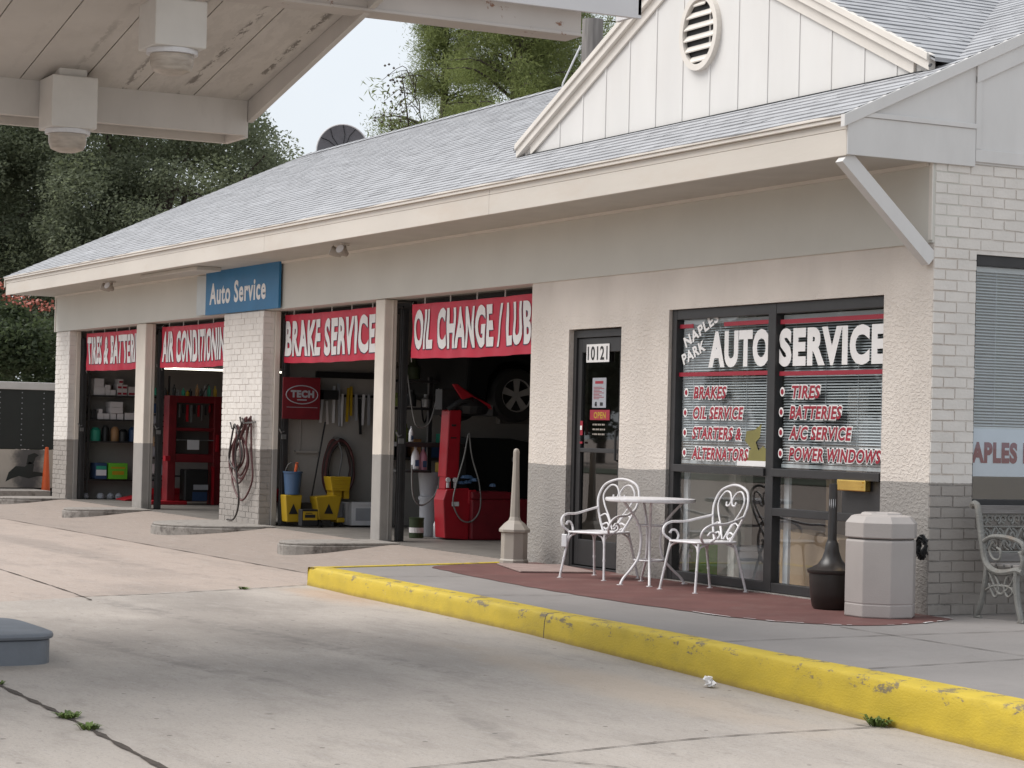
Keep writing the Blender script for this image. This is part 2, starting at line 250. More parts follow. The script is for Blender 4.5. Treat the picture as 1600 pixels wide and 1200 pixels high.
M['glass'] = glassmat('window_glass', (.93, .95, .95)); M['glass_dark'] = glassmat('tinted_door_glass', (.30, .31, .31))
def emit(name, col, s):
    m = bpy.data.materials.new(name); m.use_nodes = True; b = m.node_tree.nodes['Principled BSDF']; b.inputs['Base Color'].default_value = (.8, .8, .8, 1)
    b.inputs['Emission Color'].default_value = col+(1,); b.inputs['Emission Strength'].default_value = s; return m
M['tube'] = emit('fluorescent_tube', (1, .95, .8), 2.2)
# ------------------------------------------------------------------ mesh helpers
class MB:
    def __init__(s): s.v = []; s.f = []
    def add(s, vs, fs):
        o = len(s.v); s.v += [tuple(p) for p in vs]; s.f += [tuple(i+o for i in q) for q in fs]; return s
    def box(s, x0, x1, y0, y1, z0, z1, R=None, c=None):
        vs = [Vector((x, y, z)) for x in (x0, x1) for y in (y0, y1) for z in (z0, z1)]
        if R is not None: c = Vector(c or (0, 0, 0)); vs = [R @ (p-c)+c for p in vs]
        return s.add(vs, [(0, 1, 3, 2), (4, 6, 7, 5), (0, 4, 5, 1), (2, 3, 7, 6), (0, 2, 6, 4), (1, 5, 7, 3)])
    def quad(s, a, b, c, d): return s.add([a, b, c, d], [(0, 1, 2, 3)])
    def poly(s, pts): return s.add(pts, [tuple(range(len(pts)))])
    def prism(s, pts, z0, z1):            # pts in xy, counter-clockwise
        n = len(pts); vs = [(x, y, z0) for x, y in pts]+[(x, y, z1) for x, y in pts]
        return s.add(vs, [tuple(range(n-1, -1, -1)), tuple(range(n, 2*n))]+[(i, (i+1) % n, n+(i+1) % n, n+i) for i in range(n)])
    def ext(s, pts, d):                   # extrude a planar polygon of 3-d points by vector d
        n = len(pts); d = Vector(d); vs = [Vector(p) for p in pts]+[Vector(p)+d for p in pts]
        return s.add(vs, [tuple(range(n-1, -1, -1)), tuple(range(n, 2*n))]+[(i, (i+1) % n, n+(i+1) % n, n+i) for i in range(n)])
    def lathe(s, prof, c=(0, 0, 0), n=24, a0=0, sx=1, sy=1):
        vs = []; fs = []; k = len(prof)
        for i in range(n):
            a = a0+2*math.pi*i/n
            for r, z in prof: vs.append((c[0]+r*math.cos(a)*sx, c[1]+r*math.sin(a)*sy, c[2]+z))
        for i in range(n):
            j = (i+1) % n
            for q in range(k-1): fs.append((i*k+q, j*k+q, j*k+q+1, i*k+q+1))
        fs.append(tuple(i*k for i in range(n-1, -1, -1))); fs.append(tuple(i*k+k-1 for i in range(n)))
        return s.add(vs, fs)
    def tube(s, pts, r, n=8, smooth=0, closed=False):
        P = [Vector(p) for p in pts]
        if smooth: P = catmull(P, smooth, closed)
        rs = r if isinstance(r, (list, tuple)) else [r]*len(P)
        if len(rs) != len(P): rs = [rs[0]+(rs[-1]-rs[0])*i/(len(P)-1) for i in range(len(P))]
        m = len(P); T = []
        for i in range(m):
            a = P[(i-1) % m] if (closed or i > 0) else P[i]; b = P[(i+1) % m] if (closed or i < m-1) else P[i]
            T.append((b-a).normalized() if (b-a).length > 1e-9 else Vector((0, 0, 1)))
        up = Vector((0, 0, 1)) if abs(T[0].z) < .9 else Vector((1, 0, 0)); nrm = T[0].cross(up).normalized(); vs = []; fs = []
        for i in range(m):
            nrm = (nrm - T[i]*nrm.dot(T[i])); nrm = nrm.normalized() if nrm.length > 1e-6 else T[i].orthogonal().normalized(); bn = T[i].cross(nrm)
            for k in range(n):
                a = 2*math.pi*k/n; vs.append(P[i]+(nrm*math.cos(a)+bn*math.sin(a))*rs[i])
        for i in range(m if closed else m-1):
            j = (i+1) % m
            for k in range(n): fs.append((i*n+k, i*n+(k+1) % n, j*n+(k+1) % n, j*n+k))
        if not closed: fs += [tuple(range(n-1, -1, -1)), tuple((m-1)*n+k for k in range(n))]
        return s.add(vs, fs)
def catmull(P, k, closed=False):
    out = []; m = len(P); rng_ = range(m if closed else m-1)
    for i in rng_:
        p1 = P[i]; p2 = P[(i+1) % m]; p0 = P[(i-1) % m] if (closed or i) else 2*p1-p2; p3 = P[(i+2) % m] if (closed or i+2 < m) else 2*p2-p1
        for q in range(k):
            t = q/k; out.append(.5*((2*p1)+(p2-p0)*t+(2*p0-5*p1+4*p2-p3)*t*t+(3*p1-p0-3*p2+p3)*t**3))
    if not closed: out.append(P[-1])
    return out
def obj(name, mb, m, parent=None, smooth=False, bevel=0, local=False):
    me = bpy.data.meshes.new(name); me.from_pydata(mb.v, [], mb.f); me.update()
    if smooth:
        me.polygons.foreach_set('use_smooth', [True]*len(me.polygons))
    o = bpy.data.objects.new(name, me); COL.objects.link(o); o.data.materials.append(M[m] if isinstance(m, str) else m)
    if smooth:
        try: me.set_sharp_from_angle(angle=R_(40))
        except Exception: pass
    if bevel:
        bv = o.modifiers.new('bevel', 'BEVEL'); bv.width = bevel; bv.segments = 2; bv.limit_method = 'ANGLE'; bv.angle_limit = R_(40)
    if parent is not None:
        o.parent = parent
        if not local:
            p = parent; L = Matrix()
            while p is not None: L = p.matrix_basis.inverted() if p.parent is None else L; p = p.parent
            root = parent
            while root.parent is not None: root = root.parent
            if parent.parent is None: o.matrix_parent_inverse = Matrix.Translation(-Vector(root.location))
    return o
def tag(o, label, cat, group=None):
    o['label'] = label; o['category'] = cat
    if group: o['group'] = group
    return o
def thing(name, label, cat, loc, group=None):
    o = bpy.data.objects.new(name, None); COL.objects.link(o); o.location = loc; o.empty_display_size = .2
    return tag(o, label, cat, group)
def struct(name, mb, m, **k):
    o = obj(name, mb, m, **k); o['kind'] = 'structure'; return o
def copy_tree(o, parent=None):
    c = o.copy(); COL.objects.link(c); c.parent = parent
    if parent is not None: c.matrix_parent_inverse = o.matrix_parent_inverse.copy()
    for ch in list(o.children): copy_tree(ch, c)
    return c
_tc = {}
def text_data(s, offset):
    if (s, offset) in _tc: return _tc[(s, offset)]
    cu = bpy.data.curves.new('lettering', 'FONT'); cu.body = s; cu.offset = offset; cu.resolution_u = 4; cu.space_character = 1.12; cu.fill_mode = 'FRONT' if hasattr(cu, 'fill_mode') else 'FRONT'
    o = bpy.data.objects.new('lettering', cu); COL.objects.link(o); bpy.context.view_layer.update()
    me = bpy.data.meshes.new_from_object(o.evaluated_get(bpy.context.evaluated_depsgraph_get()))
    v = np.array([q.co[:2] for q in me.vertices]); f = [tuple(p.vertices) for p in me.polygons]
    bpy.data.objects.remove(o); bpy.data.curves.remove(cu); bpy.data.meshes.remove(me)
    _tc[(s, offset)] = (v, f); return v, f
def text(mb, s, org, ax, az, W, H, offset=.02, base=.02, shear=0, push=0, rot=0, shift=(0, 0)):
    """flat letters: org lower-left corner, ax reading direction, az up, fitted to W x H"""
    v0, _ = text_data(s, base); v, f = text_data(s, offset); lo = v0.min(0); sz = v0.max(0)-lo
    q = (v-lo)/sz*np.array([W, H]); x = q[:, 0]+q[:, 1]*shear; z = q[:, 1]
    c, sn = math.cos(rot), math.sin(rot); x, z = x*c-z*sn+shift[0], x*sn+z*c+shift[1]
    ax = Vector(ax); az = Vector(az); nrm = ax.cross(az); og = Vector(org)+nrm*push
    mb.add([og+ax*a+az*b for a, b in zip(x, z)], f); return mb
FX, FZ = (1, 0, 0), (0, 0, 1)
# ------------------------------------------------------------------ the ground
def lot_h(x, y):
    if y > .25 and -23 < x < 0.2: return -.3
    if x > -5.0: return -.165-max(0, min(6.5, x+1))*.0165
    t = min(1, max(0, (y+1.5)/1.42)); k = min(1, (-5.0-x)/.9)
    return -.16+(.152*t)*k if y <= .25 else (-.06 if x < -23 else -.16)
xs = sorted(set([-400, -200, -120, -80, -60, -50, -42, -36]+[round(-30+i*.5, 2) for i in range(0, 61)]+[-5.05, -5.55, .2, .25, 0, 1, 2, 3, 5, 8, 12, 20, 40, 90, 200, 400]))
ys = sorted(set([-400, -200, -100, -60, -40, -30, -24, -20, -16, -13, -11, -9.5, -8, -7, -6, -5, -4, -3.4, -3, -2.75, -2.5, -2.2, -1.9, -1.6, -1.3, -1, -.7, -.4, -.1, .2, .26, .5, 2, 6, 10, 14, 20, 40, 80, 200, 400]))
g = MB(); g.v = [(x, y, lot_h(x, y)) for x in xs for y in ys]; ny = len(ys)
g.f = [(i*ny+j, (i+1)*ny+j, (i+1)*ny+j+1, i*ny+j+1) for i in range(len(xs)-1) for j in range(ny-1)]
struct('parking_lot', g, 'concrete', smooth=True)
KF = lambda x: -2.55-(x+5.59)*.0447                      # front line of the kerb
p = MB(); KB = .2
p.prism([(-5.50, KF(-5.5)+KB), (14, KF(14)+KB), (14, 12), (0.012, 12), (0.012, .05), (-6.2, .05), (-6.02, -.2)], -.35, 0.0)
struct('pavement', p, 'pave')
# kerb swept with small irregularities
k = MB(); secs = []
xsk = np.arange(-5.62, 14.01, .08)
for i, x in enumerate(xsk):
    y = KF(x); a = .006*math.sin(x*1.7)+rng.normal(0, .0018); bz = .004*math.sin(x*.9+1)+rng.normal(0, .0015)
    e = rng.normal(0, .004); r = .013+abs(rng.normal(0, .004))
    secs.append([(x, y+a-.012, -.40), (x, y+a-.004, -.15), (x, y+a+.004, -.05), (x, y+a+.012+e*.3, bz-r), (x, y+a+.012+r*.35, bz-r*.3+e*.3), (x, y+a+.012+r, bz+.002), (x, y+.11, bz+.006), (x, y+KB+.012*math.sin(x*2.3), .004), (x, y+KB+.01, -.30)])
for q in secs: k.v += q
n9 = 9
for i in range(len(secs)-1):
    for j in range(n9-1): k.f.append((i*n9+j, (i+1)*n9+j, (i+1)*n9+j+1, i*n9+j+1))
k.f.append(tuple(range(n9)))
# return of the kerb towards the building
rp = [(-5.62, KF(-5.6)), (-5.75, -2.0), (-5.93, -1.2), (-6.16, -.28)]
for (x0, y0), (x1, y1) in zip(rp[:-1], rp[1:]):
    k.add([(x0, y0, -.3), (x1, y1, -.3), (x1, y1, -.003), (x0, y0, -.003), (x0+.02, y0, .006), (x1+.02, y1, .006), (x0+.14, y0+.01, .006), (x1+.14, y1+.01, .006), (x0+.14, y0, -.2), (x1+.14, y1, -.2)],
          [(0, 1, 2, 3), (3, 2, 5, 4), (4, 5, 7, 6), (6, 7, 9, 8)])
struct('kerb', k, 'yellow_kerb', smooth=True)
rd = [(-6.02, -.3), (-5.62, -1.28), (-5.0, -1.45), (-4.0, -1.575), (-2.56, -1.67), (-1.3, -1.66), (-.07, -1.54), (.45, -1.25), (.62, -.9), (.5, -.35), (.31, -.04), (0.012, .0)]
rp_ = catmull([Vector((a, b, 0)) for a, b in rd], 8); pts = [(q.x+rng.normal(0, .008), q.y+rng.normal(0, .008)) for q in rp_]+[(0.0, .1), (-6.02, .1)]
r = MB(); r.poly([(x, y, .004) for x, y in pts]); o = struct('red_painted_floor', r, 'red_paint')
we = MB()                                                # ragged white paint edge of the red floor
for a, b in zip(pts[44:86:1], pts[45:87:1]):
    if rng.random() < .55:
        d = Vector((b[0]-a[0], b[1]-a[1], 0)); nr = Vector((d.y, -d.x, 0)).normalized()*rng.uniform(.006, .022)
        we.quad((a[0], a[1], .008), (b[0], b[1], .008), (b[0]+nr.x, b[1]+nr.y, .008), (a[0]+nr.x, a[1]+nr.y, .008))
struct('white_paint_edge', we, 'white_vinyl')
def crack(mb, pts, wd, z=None, h=None):
    P = catmull([Vector((a, b, 0)) for a, b in pts], 14)
    for i in range(len(P)-1):
        a, b = P[i], P[i+1]; d = (b-a).normalized(); n_ = Vector((-d.y, d.x, 0))
        w0 = wd*(.6+.4*math.sin(i*1.7)+.2*rng.random()); w1 = wd*(.6+.4*math.sin((i+1)*1.7)); za = (z if z is not None else lot_h(a.x, a.y)+.005); zb = (z if z is not None else lot_h(b.x, b.y)+.005)
        mb.quad((a.x-n_.x*w0, a.y-n_.y*w0, za), (b.x-n_.x*w1, b.y-n_.y*w1, zb), (b.x+n_.x*w1, b.y+n_.y*w1, zb), (a.x+n_.x*w0, a.y+n_.y*w0, za))
j = MB()
crack(j, [(-16, -4.55), (-11, -4.62), (-7.98, -4.72), (-4.73, -4.89), (-4.4, -4.95)], .012); crack(j, [(-4.73, -4.95), (-4.9, -4.2), (-5.3, -3.2), (-5.62, -2.56)], .012)
crack(j, [(-6, -6.95), (-2, -7.02), (.75, -7.0), (2.05, -6.98), (3.42, -7.0), (7, -7.05)], .022); crack(j, [(3.45, -3.1), (3.5, -4.1), (3.75, -5.3), (4.1, -6.9)], .008)
crack(j, [(3.72, -5.4), (4.2, -5.0), (4.8, -4.9)], .006); crack(j, [(-5.7, -1.95), (-9, -1.95), (-14, -1.95), (-22, -1.95)], .012)
struct('lot_joint', j, 'joint')
j = MB()
for pts_ in ([(-2.35, -2.5), (-2.2, -1.7)], [(1.35, -2.66), (1.25, -1.2), (1.2, 0.5)], [(.65, -1.25), (2.5, -1.3), (6, -1.35)], [(2.9, -2.7), (2.7, -1.3)], [(-4.4, -2.4), (-4.3, -1.6)]): crack(j, pts_, .007, z=.0045)
struct('pavement_joint', j, 'joint')
def island(name, cx0, cx1, ynose, m, top=.004, y_end=.02):
    pts = [(cx1, y_end), (cx0, y_end)]; c = (cx0+cx1)/2; r_ = (cx1-cx0)/2
    arc = [(c-r_*math.cos(a), ynose+r_*1.1-r_*1.1*math.sin(a)) for a in np.linspace(0, math.pi, 15)]
    pts = pts+arc; mb = MB(); mb.prism([(x+rng.normal(0, .006), y+rng.normal(0, .006)) for x, y in pts], -.3, top-.03)
    mb.prism([(c+(x-c)*.955, y+.012) for x, y in pts], top-.03, top)
    return struct(name, mb, m, bevel=.012)
island('bay_kerb', -9.99, -9.2, -1.24, 'kerb_concrete', .012); island('bay_kerb', -14.75, -12.86, -1.26, 'kerb_concrete', .012)
island('bay_kerb', -18.6, -17.75, -1.16, 'kerb_concrete', .012); island('bay_kerb', -23.0, -22.05, -1.0, 'kerb_concrete', .012)
lt = MB()
for q in range(7): a = rng.uniform(0, 3, 3); lt.box(-.05, .05, -.03, .03, -.002, .002, R=Matrix.Rotation(a[0], 3, 'X') @ Matrix.Rotation(a[1], 3, 'Y') @ Matrix.Rotation(a[2], 3, 'Z'))
lt.v = [(1.84+x*.8+.02*math.sin(i), -3.06+y*.8, -.175+z*.6) for i, (x, y, z) in enumerate(lt.v)]
tag(obj('crumpled_paper', lt, 'white_vinyl'), 'scrap of crumpled white paper at the foot of the yellow kerb', 'litter')
# weeds in the joints
def weed(x, y, z, h, n, label):
    mb = MB()
    for _ in range(n):
        a = rng.uniform(0, 6.28); r0 = rng.uniform(0, .05); L = h*rng.uniform(.5, 1); d = Vector((math.cos(a), math.sin(a), 0)); s0 = Vector((x, y, z))+d*r0; pp = d.cross(Vector((0, 0, 1)))*rng.uniform(.004, .009)
        mid = s0+d*L*.45+Vector((0, 0, L*.5)); tip = s0+d*L*rng.uniform(.8, 1.1)+Vector((0, 0, L*rng.uniform(.25, .6)))
        mb.add([s0-pp, s0+pp, mid+pp, mid-pp, tip], [(0, 1, 2, 3), (3, 2, 4)])
    return tag(obj('weed', mb, 'grass'), label, 'weed')
weed(3.40, -3.01, lot_h(3.4, -3), .11, 45, 'leafy green weed growing against the foot of the yellow kerb')
weed(2.02, -6.98, lot_h(2, -7), .06, 60, 'flat grass tuft in the slab joint, larger of two in lower left')
weed(2.4, -6.99, lot_h(2.4, -7), .055, 45, 'grass tuft in the slab joint just below the larger tuft')
weed(.74, -7.0, lot_h(.74, -7), .045, 24, 'small grass tuft in the joint at the left picture edge')
weed(-5.25, -3.3, -.16, .05, 30, 'thin grass blades in the joint left of the yellow kerb end')
# ------------------------------------------------------------------ the shop
ZB, ZP, ZS = .965, 2.726, 3.319
shop = thing('auto_shop', 'low cream auto repair shop with four open bays, shingle roof and white gable', 'repair shop', (-11.4, 4, 0))
def wall_holes(mb, x0, x1, z0, z1, holes, y0, y1, axis='y'):
    X = sorted({x0, x1, *[q for h in holes for q in h[:2]]}); Z = sorted({z0, z1, *[q for h in holes for q in h[2:]]})
    P = (lambda a, d, z: (a, d, z)) if axis == 'y' else (lambda a, d, z: (d, a, z))
    for a, b in zip(X[:-1], X[1:]):
        for c, d in zip(Z[:-1], Z[1:]):
            if any(h[0] <= a and b <= h[1] and h[2] <= c and d <= h[3] for h in holes): continue
            mb.quad(P(a, y0, c), P(b, y0, c), P(b, y0, d), P(a, y0, d)); mb.quad(P(b, y1, c), P(a, y1, c), P(a, y1, d), P(b, y1, d))
    for h in holes+[(x0, x1, z0, z1)]:
        a, b, c, d = h
        for (p_, q_) in (((a, c), (b, c)), ((b, c), (b, d)), ((b, d), (a, d)), ((a, d), (a, c))):
            mb.quad(P(p_[0], y0, p_[1]), P(q_[0], y0, q_[1]), P(q_[0], y1, q_[1]), P(p_[0], y1, p_[1]))
DOOR = (-5.46, -4.48, 0.0, 2.25); WIN = (-3.66, -.585, .012, 2.37)
mb = MB(); wall_holes(mb, -6.22, -.004, -.05, ZP, [DOOR, WIN], 0, .22); obj('stucco_wall', mb, 'stucco', shop)
def bricks(mb, mort, plane, c, u0, u1, z0, z1, holes=(), course=.0787, L=.216, proud=.010, start=0, gap=.0065):
    nrow = int(round((z1-z0)/course)); ch = (z1-z0)/nrow; sgn = 1 if proud > 0 else -1
    for i in range(nrow):
        za, zb_ = z0+i*ch+gap*.4, z0+(i+1)*ch-gap*.6; u = u0-(L/2 if (i+start) % 2 else 0)
        while u < u1:
            a, b = max(u0, u+gap*.4), min(u1, u+L-gap*.6); u += L
            if b-a < .02: continue
            segs = [(a, b)]
            for h in holes:
                if zb_ > h[2] and za < h[3]:
                    ns = []
                    for q in segs:
                        if q[1] <= h[0] or q[0] >= h[1]: ns.append(q)
                        else:
                            if q[0] < h[0]-.02: ns.append((q[0], h[0]))
                            if q[1] > h[1]+.02: ns.append((h[1], q[1]))
                    segs = ns
            for a_, b_ in segs:
                d = c+proud*.75*rng.uniform(.7, 1.3); t1, t2 = rng.normal(0, .0018, 2); e = .003
                if plane == 'x': f = lambda uu, zz, dd: (dd, uu, zz)
                else: f = lambda uu, zz, dd: (uu, dd, zz)
                base = [f(a_, za, c-.01*sgn), f(b_, za, c-.01*sgn), f(b_, zb_, c-.01*sgn), f(a_, zb_, c-.01*sgn)]
                top = [f(a_+e, za+e+t1, d), f(b_-e, za+e+t2, d), f(b_-e, zb_-e+t1, d), f(a_+e, zb_-e+t2, d)]
                mb.add(base+top, [(4, 5, 6, 7), (0, 1, 5, 4), (1, 2, 6, 5), (2, 3, 7, 6), (3, 0, 4, 7)])
SW = (.395, 2.45, .80, 2.665)
mort = MB(); wall_holes(mort, .022, 8.78, -.05, 3.34, [SW], -.005, -.22, 'x'); sw = obj('side_wall', mort, 'mortar', shop)
bm_ = MB(); bricks(bm_, None, 'x', -.004, .0, 4.2, .0, 3.33, [SW]); obj('brick_facing', bm_, 'brick', sw)
def pillar(x0, x1, y0, y1, z1):
    mo = MB(); mo.box(x0, x1, y0, y1, -.05, z1); o = obj('brick_pillar', mo, 'mortar', shop)
    b = MB(); bricks(b, None, 'y', y0+.002, x0-.006, x1+.008, .0, z1, proud=-.011, start=0); bricks(b, None, 'x', x1-.002, y0-.006, y1, .0, z1, proud=.011, start=1); obj('brick_facing', b, 'brick', o)
    return o
pillar(-22.88, -22.12, .012, .12, ZP-.004); pillar(-14.75, -13.33, -.05, .10, ZP-.004)
for x0, x1, ya, yb_ in ((-22.5, -22.085, .121, .19), (-14.8, -13.29, .101, .17)):
    jb = MB(); jb.box(x0, x1, ya, yb_, -.02, ZP-.004); obj('door_jamb', jb, 'post', shop, bevel=.006)
for x0, x1 in ((-18.65, -18.22), (-9.99, -9.74)):
    mb = MB(); mb.box(x0, x1, .004, .165, -.03, ZP-.004); o = obj('bay_post', mb, 'post', shop, bevel=.012)
    mb = MB(); mb.box(x1+.001, x1+.012, .10, .115, 0, ZP-.01); obj('jamb_trim', mb, 'post', o, bevel=.004)
mb = MB(); mb.box(-22.89, -.001, -.018, .25, ZP, ZS); obj('frieze_panel', mb, 'panel', shop)
mb = MB(); mb.box(-.035, .002, -.03, -.02, ZP+.02, ZS-.002); mb.box(-22.9, -22.86, -.03, -.02, ZP, ZS-.002); mb.box(-22.86, -.04, -.05, -.02, ZS-.03, ZS-.004); obj('corner_trim', mb, 'trim', shop)
YF = -.815; EZ = 3.60
mb = MB(); mb.box(-23.03, .0, YF+.03, .0, ZS-.004, ZS+.018); obj('soffit', mb, 'soffit', shop)
mb = MB()
for a, b in ((-23.05, -17.2), (-17.197, -11.4), (-11.397, -5.6), (-5.597, .02)): mb.box(a, b, YF-.004*(rng.random()), YF+.03, ZS-.02+.003*rng.random(), 3.487); mb.box(a, b, YF-.003*(rng.random()), YF+.03, 3.490, 3.545)
fa = obj('fascia', mb, 'fascia', shop, bevel=.004)
mb = MB(); mb.box(-23.06, .03, YF-.03, YF+.03, 3.546, 3.575); mb.box(-23.065, .035, YF-.042, YF+.03, 3.576, 3.597); obj('drip_edge', mb, 'trim', fa, bevel=.004)
SL = .462; RY = 4.4; zr = lambda y: EZ+SL*(y+.83)
def shingles(mb, O, ud, vd, ulen, vlen, expo=.135, tab=.31, lift=.011, wav=.0022):
    O = Vector(O); ud = Vector(ud).normalized(); vd = Vector(vd).normalized(); nr = ud.cross(vd).normalized()
    n = int(vlen/expo)+1; nu = int(ulen/tab)+1
    for i in range(n):
        v0 = i*expo; v1 = min(vlen, v0+expo+.004); off = (i % 2)*tab/2
        js = [rng.normal(0, wav) for _ in range(nu+3)]; w0 = .004*math.sin(i*1.3)
        for q in range(nu+1):
            a = max(0, q*tab-off); b = min(ulen, (q+1)*tab-off)
            if b <= a+.01: continue
            l0 = lift*rng.uniform(.8, 1.25); va = v0+js[q]+w0*math.sin(a*.8); vb = v0+js[q+1]+w0*math.sin(b*.8)
            A = O+ud*a+vd*va; B = O+ud*b+vd*vb; C = O+ud*b+vd*v1; D = O+ud*a+vd*v1
            mb.add([A+nr*l0, B+nr*l0, C+nr*.002, D+nr*.002, A-nr*.004, B-nr*.004], [(0, 1, 2, 3), (4, 5, 1, 0)])
mb = MB(); hyp = math.hypot(1, SL)
shingles(mb, (-23.07, -.855, zr(-.855)), (1, 0, 0), (0, 1, SL), 23.11, (RY+.855)*hyp)
rf = obj('roof', mb, 'shingle', shop)
mb = MB(); mb.ext([(-23.05, -.83, zr(-.83)-.008), (-23.05, RY, zr(RY)-.008), (-23.05, 2*RY+.83, zr(-.83)-.008), (-23.05, RY, zr(RY)-.12), ], (23.07, 0, 0)); obj('roof_deck', mb, 'butt', rf)
mb = MB()
for i in range(77):
    x = -23.06+i*.3; mb.add([(x, RY-.14, zr(RY-.14)+.016), (x+.31, RY-.14, zr(RY-.14)+.02), (x+.31, RY, zr(RY)+.03), (x, RY, zr(RY)+.022), (x, RY+.14, zr(RY-.14)+.016), (x+.31, RY+.14, zr(RY-.14)+.02)], [(0, 1, 2, 3), (3, 2, 5, 4)])
obj('ridge_cap', mb, 'shingle', rf)
# right-hand gable end, plane x = 0
yb2 = 2*RY+.83
mb = MB(); mb.ext([(-.01, YF+.03, 3.33), (-.01, yb2, 3.33), (-.01, yb2, zr(-.83)-.02), (-.01, RY, zr(RY)-.02), (-.01, YF+.03, zr(-.80)-.02)], (.018, 0, 0)); ge = obj('gable_end', mb, 'side', shop)
mb = MB()
mb.box(.009, .028, YF, .345, ZS-.012, 3.585); mb.box(.009, .04, YF+.02, .345, 3.586, 3.622)
mb.box(.009, .024, .352, .40, 3.44, 3.98); mb.box(.009, .027, .35, 6, 3.345, 3.438); mb.box(.009, .022, .94, .98, 3.44, 4.1)
obj('gable_board', mb, 'side', ge, bevel=.003)
def rake(mb, p0, p1, depth, x0, x1, dz=0):
    mb.ext([(x0, p0[0], p0[1]+dz), (x0, p1[0], p1[1]+dz), (x0, p1[0], p1[1]+dz-depth), (x0, p0[0], p0[1]+dz-depth)], (x1-x0, 0, 0))
mb = MB(); rake(mb, (-.86, zr(-.86)), (RY, zr(RY)), .09, .0, .05, .004); rake(mb, (.352, zr(.352)), (RY, zr(RY)), .19, .009, .03, -.03); rake(mb, (RY, zr(RY)), (yb2, zr(-.83)), .2, .0, .05); obj('rake_board', mb, 'side', ge, bevel=.004)
mb = MB(); rake(mb, (-.84, zr(-.84)), (RY, zr(RY)), .17, -23.07, -23.04, .0); rake(mb, (RY, zr(RY)), (yb2, zr(-.83)), .2, -23.07, -23.04); mb.ext([(-22.88, .25, 0), (-22.88, 8.8, 0), (-22.88, 8.8, 3.3), (-22.88, yb2, zr(-.83)-.02), (-22.88, RY, zr(RY)-.1), (-22.88, YF, zr(-.8)-.06), (-22.88, YF, 3.33), (-22.88, .25, 3.33)], (.2, 0, 0)); obj('left_end_wall', mb, 'panel', shop)
# timber brace under the overhang
mb = MB(); a, b = Vector((0, -.80, 3.30)), Vector((0, -.005, 2.60)); d = (b-a).normalized(); nq = Vector((0, -d.z, d.y))*.055
mb.ext([a+nq+Vector((-.09, .0, 0)), a-nq+Vector((-.09, 0, 0)), b-nq+Vector((-.09, 0, 0)), b+nq+Vector((-.09, 0, 0))], (.088, 0, 0)); obj('brace', mb, 'side', shop, bevel=.004)
# white dormer gable on the roof
DY = .10; DX = -3.43; DZ = 5.60; DS = .468; HW = 3.2; dz = lambda x: DZ-DS*abs(x-DX)
zb = zr(DY)+.01
mb = MB(); mb.ext([(DX-HW, DY, zb-.12), (DX+HW, DY, zb-.12), (DX+HW, DY, dz(DX+HW)), (DX, DY, DZ), (DX-HW, DY, dz(DX-HW))], (0, .05, 0)); dg = obj('gable_wall', mb, 'gable', shop)
for x in (-5.92, -5.47, -5.04, -4.61, -4.14, -3.69, -3.245, -2.805, -2.36, -1.91, -1.465, -1.03, -.62):
    mb = MB(); mb.box(x-.013, x+.013, DY-.008, DY+.002, zb-.03, dz(x)-.10); obj('batten', mb, 'gable', dg, bevel=.003)
def drake(mb, s, y0, y1, d0, d1, over=.08):
    xe = DX+s*(HW+over); mb.ext([(DX, y0, DZ+.06-d0), (xe, y0, DZ+.06-DS*(HW+over)-d0), (xe, y0, DZ+.06-DS*(HW+over)-d1), (DX, y0, DZ+.06-d1)], (0, y1-y0, 0))
mb = MB()
for s_ in (-1, 1): drake(mb, s_, DY-.065, DY-.002, -.01, .11); drake(mb, s_, DY-.085, DY-.066, -.02, .035); drake(mb, s_, DY-.026, DY-.003, .112, .215, -.15)
obj('rake_trim', mb, 'trim', dg, bevel=.003)
mb = MB(); ov = HW+.14; ln = math.hypot(1, DS)
shingles(mb, (DX+ov, DY-.06, DZ+.06-DS*ov), (0, 1, 0), (-1, 0, DS), 5.0, ov*ln); shingles(mb, (DX-ov, DY+4.84, DZ+.06-DS*ov), (0, -1, 0), (1, 0, DS), 4.9, ov*ln)
for s_ in (-1, 1): mb.ext([(DX, DY-.055, DZ+.055), (DX+s_*ov, DY-.055, DZ+.055-DS*ov), (DX+s_*ov, DY-.055, DZ+.04-DS*ov), (DX, DY-.055, DZ+.04)], (0, 4.9, 0))
obj('dormer_roof', mb, 'shingle', shop)
mb = MB(); mb.box(DX-HW+.1, DX+HW-.05, DY-.03, DY+.03, zb-.035, zb-.006); obj('flashing', mb, 'black', dg)
mb = MB(); mb.tube([(-.12, .02, zr(.02)+.05), (-1.2, 1.2, zr(1.2)+.03), (-2.4, 2.5, zr(2.5)+.02)], .012, 5); obj('valley_line', mb, 'butt', rf)
vx, vz, rx, rz = -3.375, 4.79, .25, .285                  # oval louvred vent
mb = MB(); n = 40; o_, i_ = [], []
for q in range(n):
    a = 2*math.pi*q/n; o_.append((vx+math.cos(a)*(rx+.055), vz+math.sin(a)*(rz+.055))); i_.append((vx+math.cos(a)*rx, vz+math.sin(a)*rz))
for q in range(n):
    w_ = (q+1) % n; A, B, C, D = o_[q], o_[w_], i_[w_], i_[q]; y0, y1 = DY-.05, DY+.001
    mb.quad((A[0], y0, A[1]), (B[0], y0, B[1]), (C[0], y0, C[1]), (D[0], y0, D[1])); mb.quad((A[0], y1, A[1]), (B[0], y1, B[1]), (B[0], y0, B[1]), (A[0], y0, A[1])); mb.quad((D[0], y0, D[1]), (C[0], y0, C[1]), (C[0], y1, C[1]), (D[0], y1, D[1]))
vt = obj('gable_vent', mb, 'trim', dg, smooth=True)
mb = MB(); mb.poly([(x, DY-.004, z) for x, z in i_]); obj('vent_opening', mb, 'black', vt)
mb = MB()
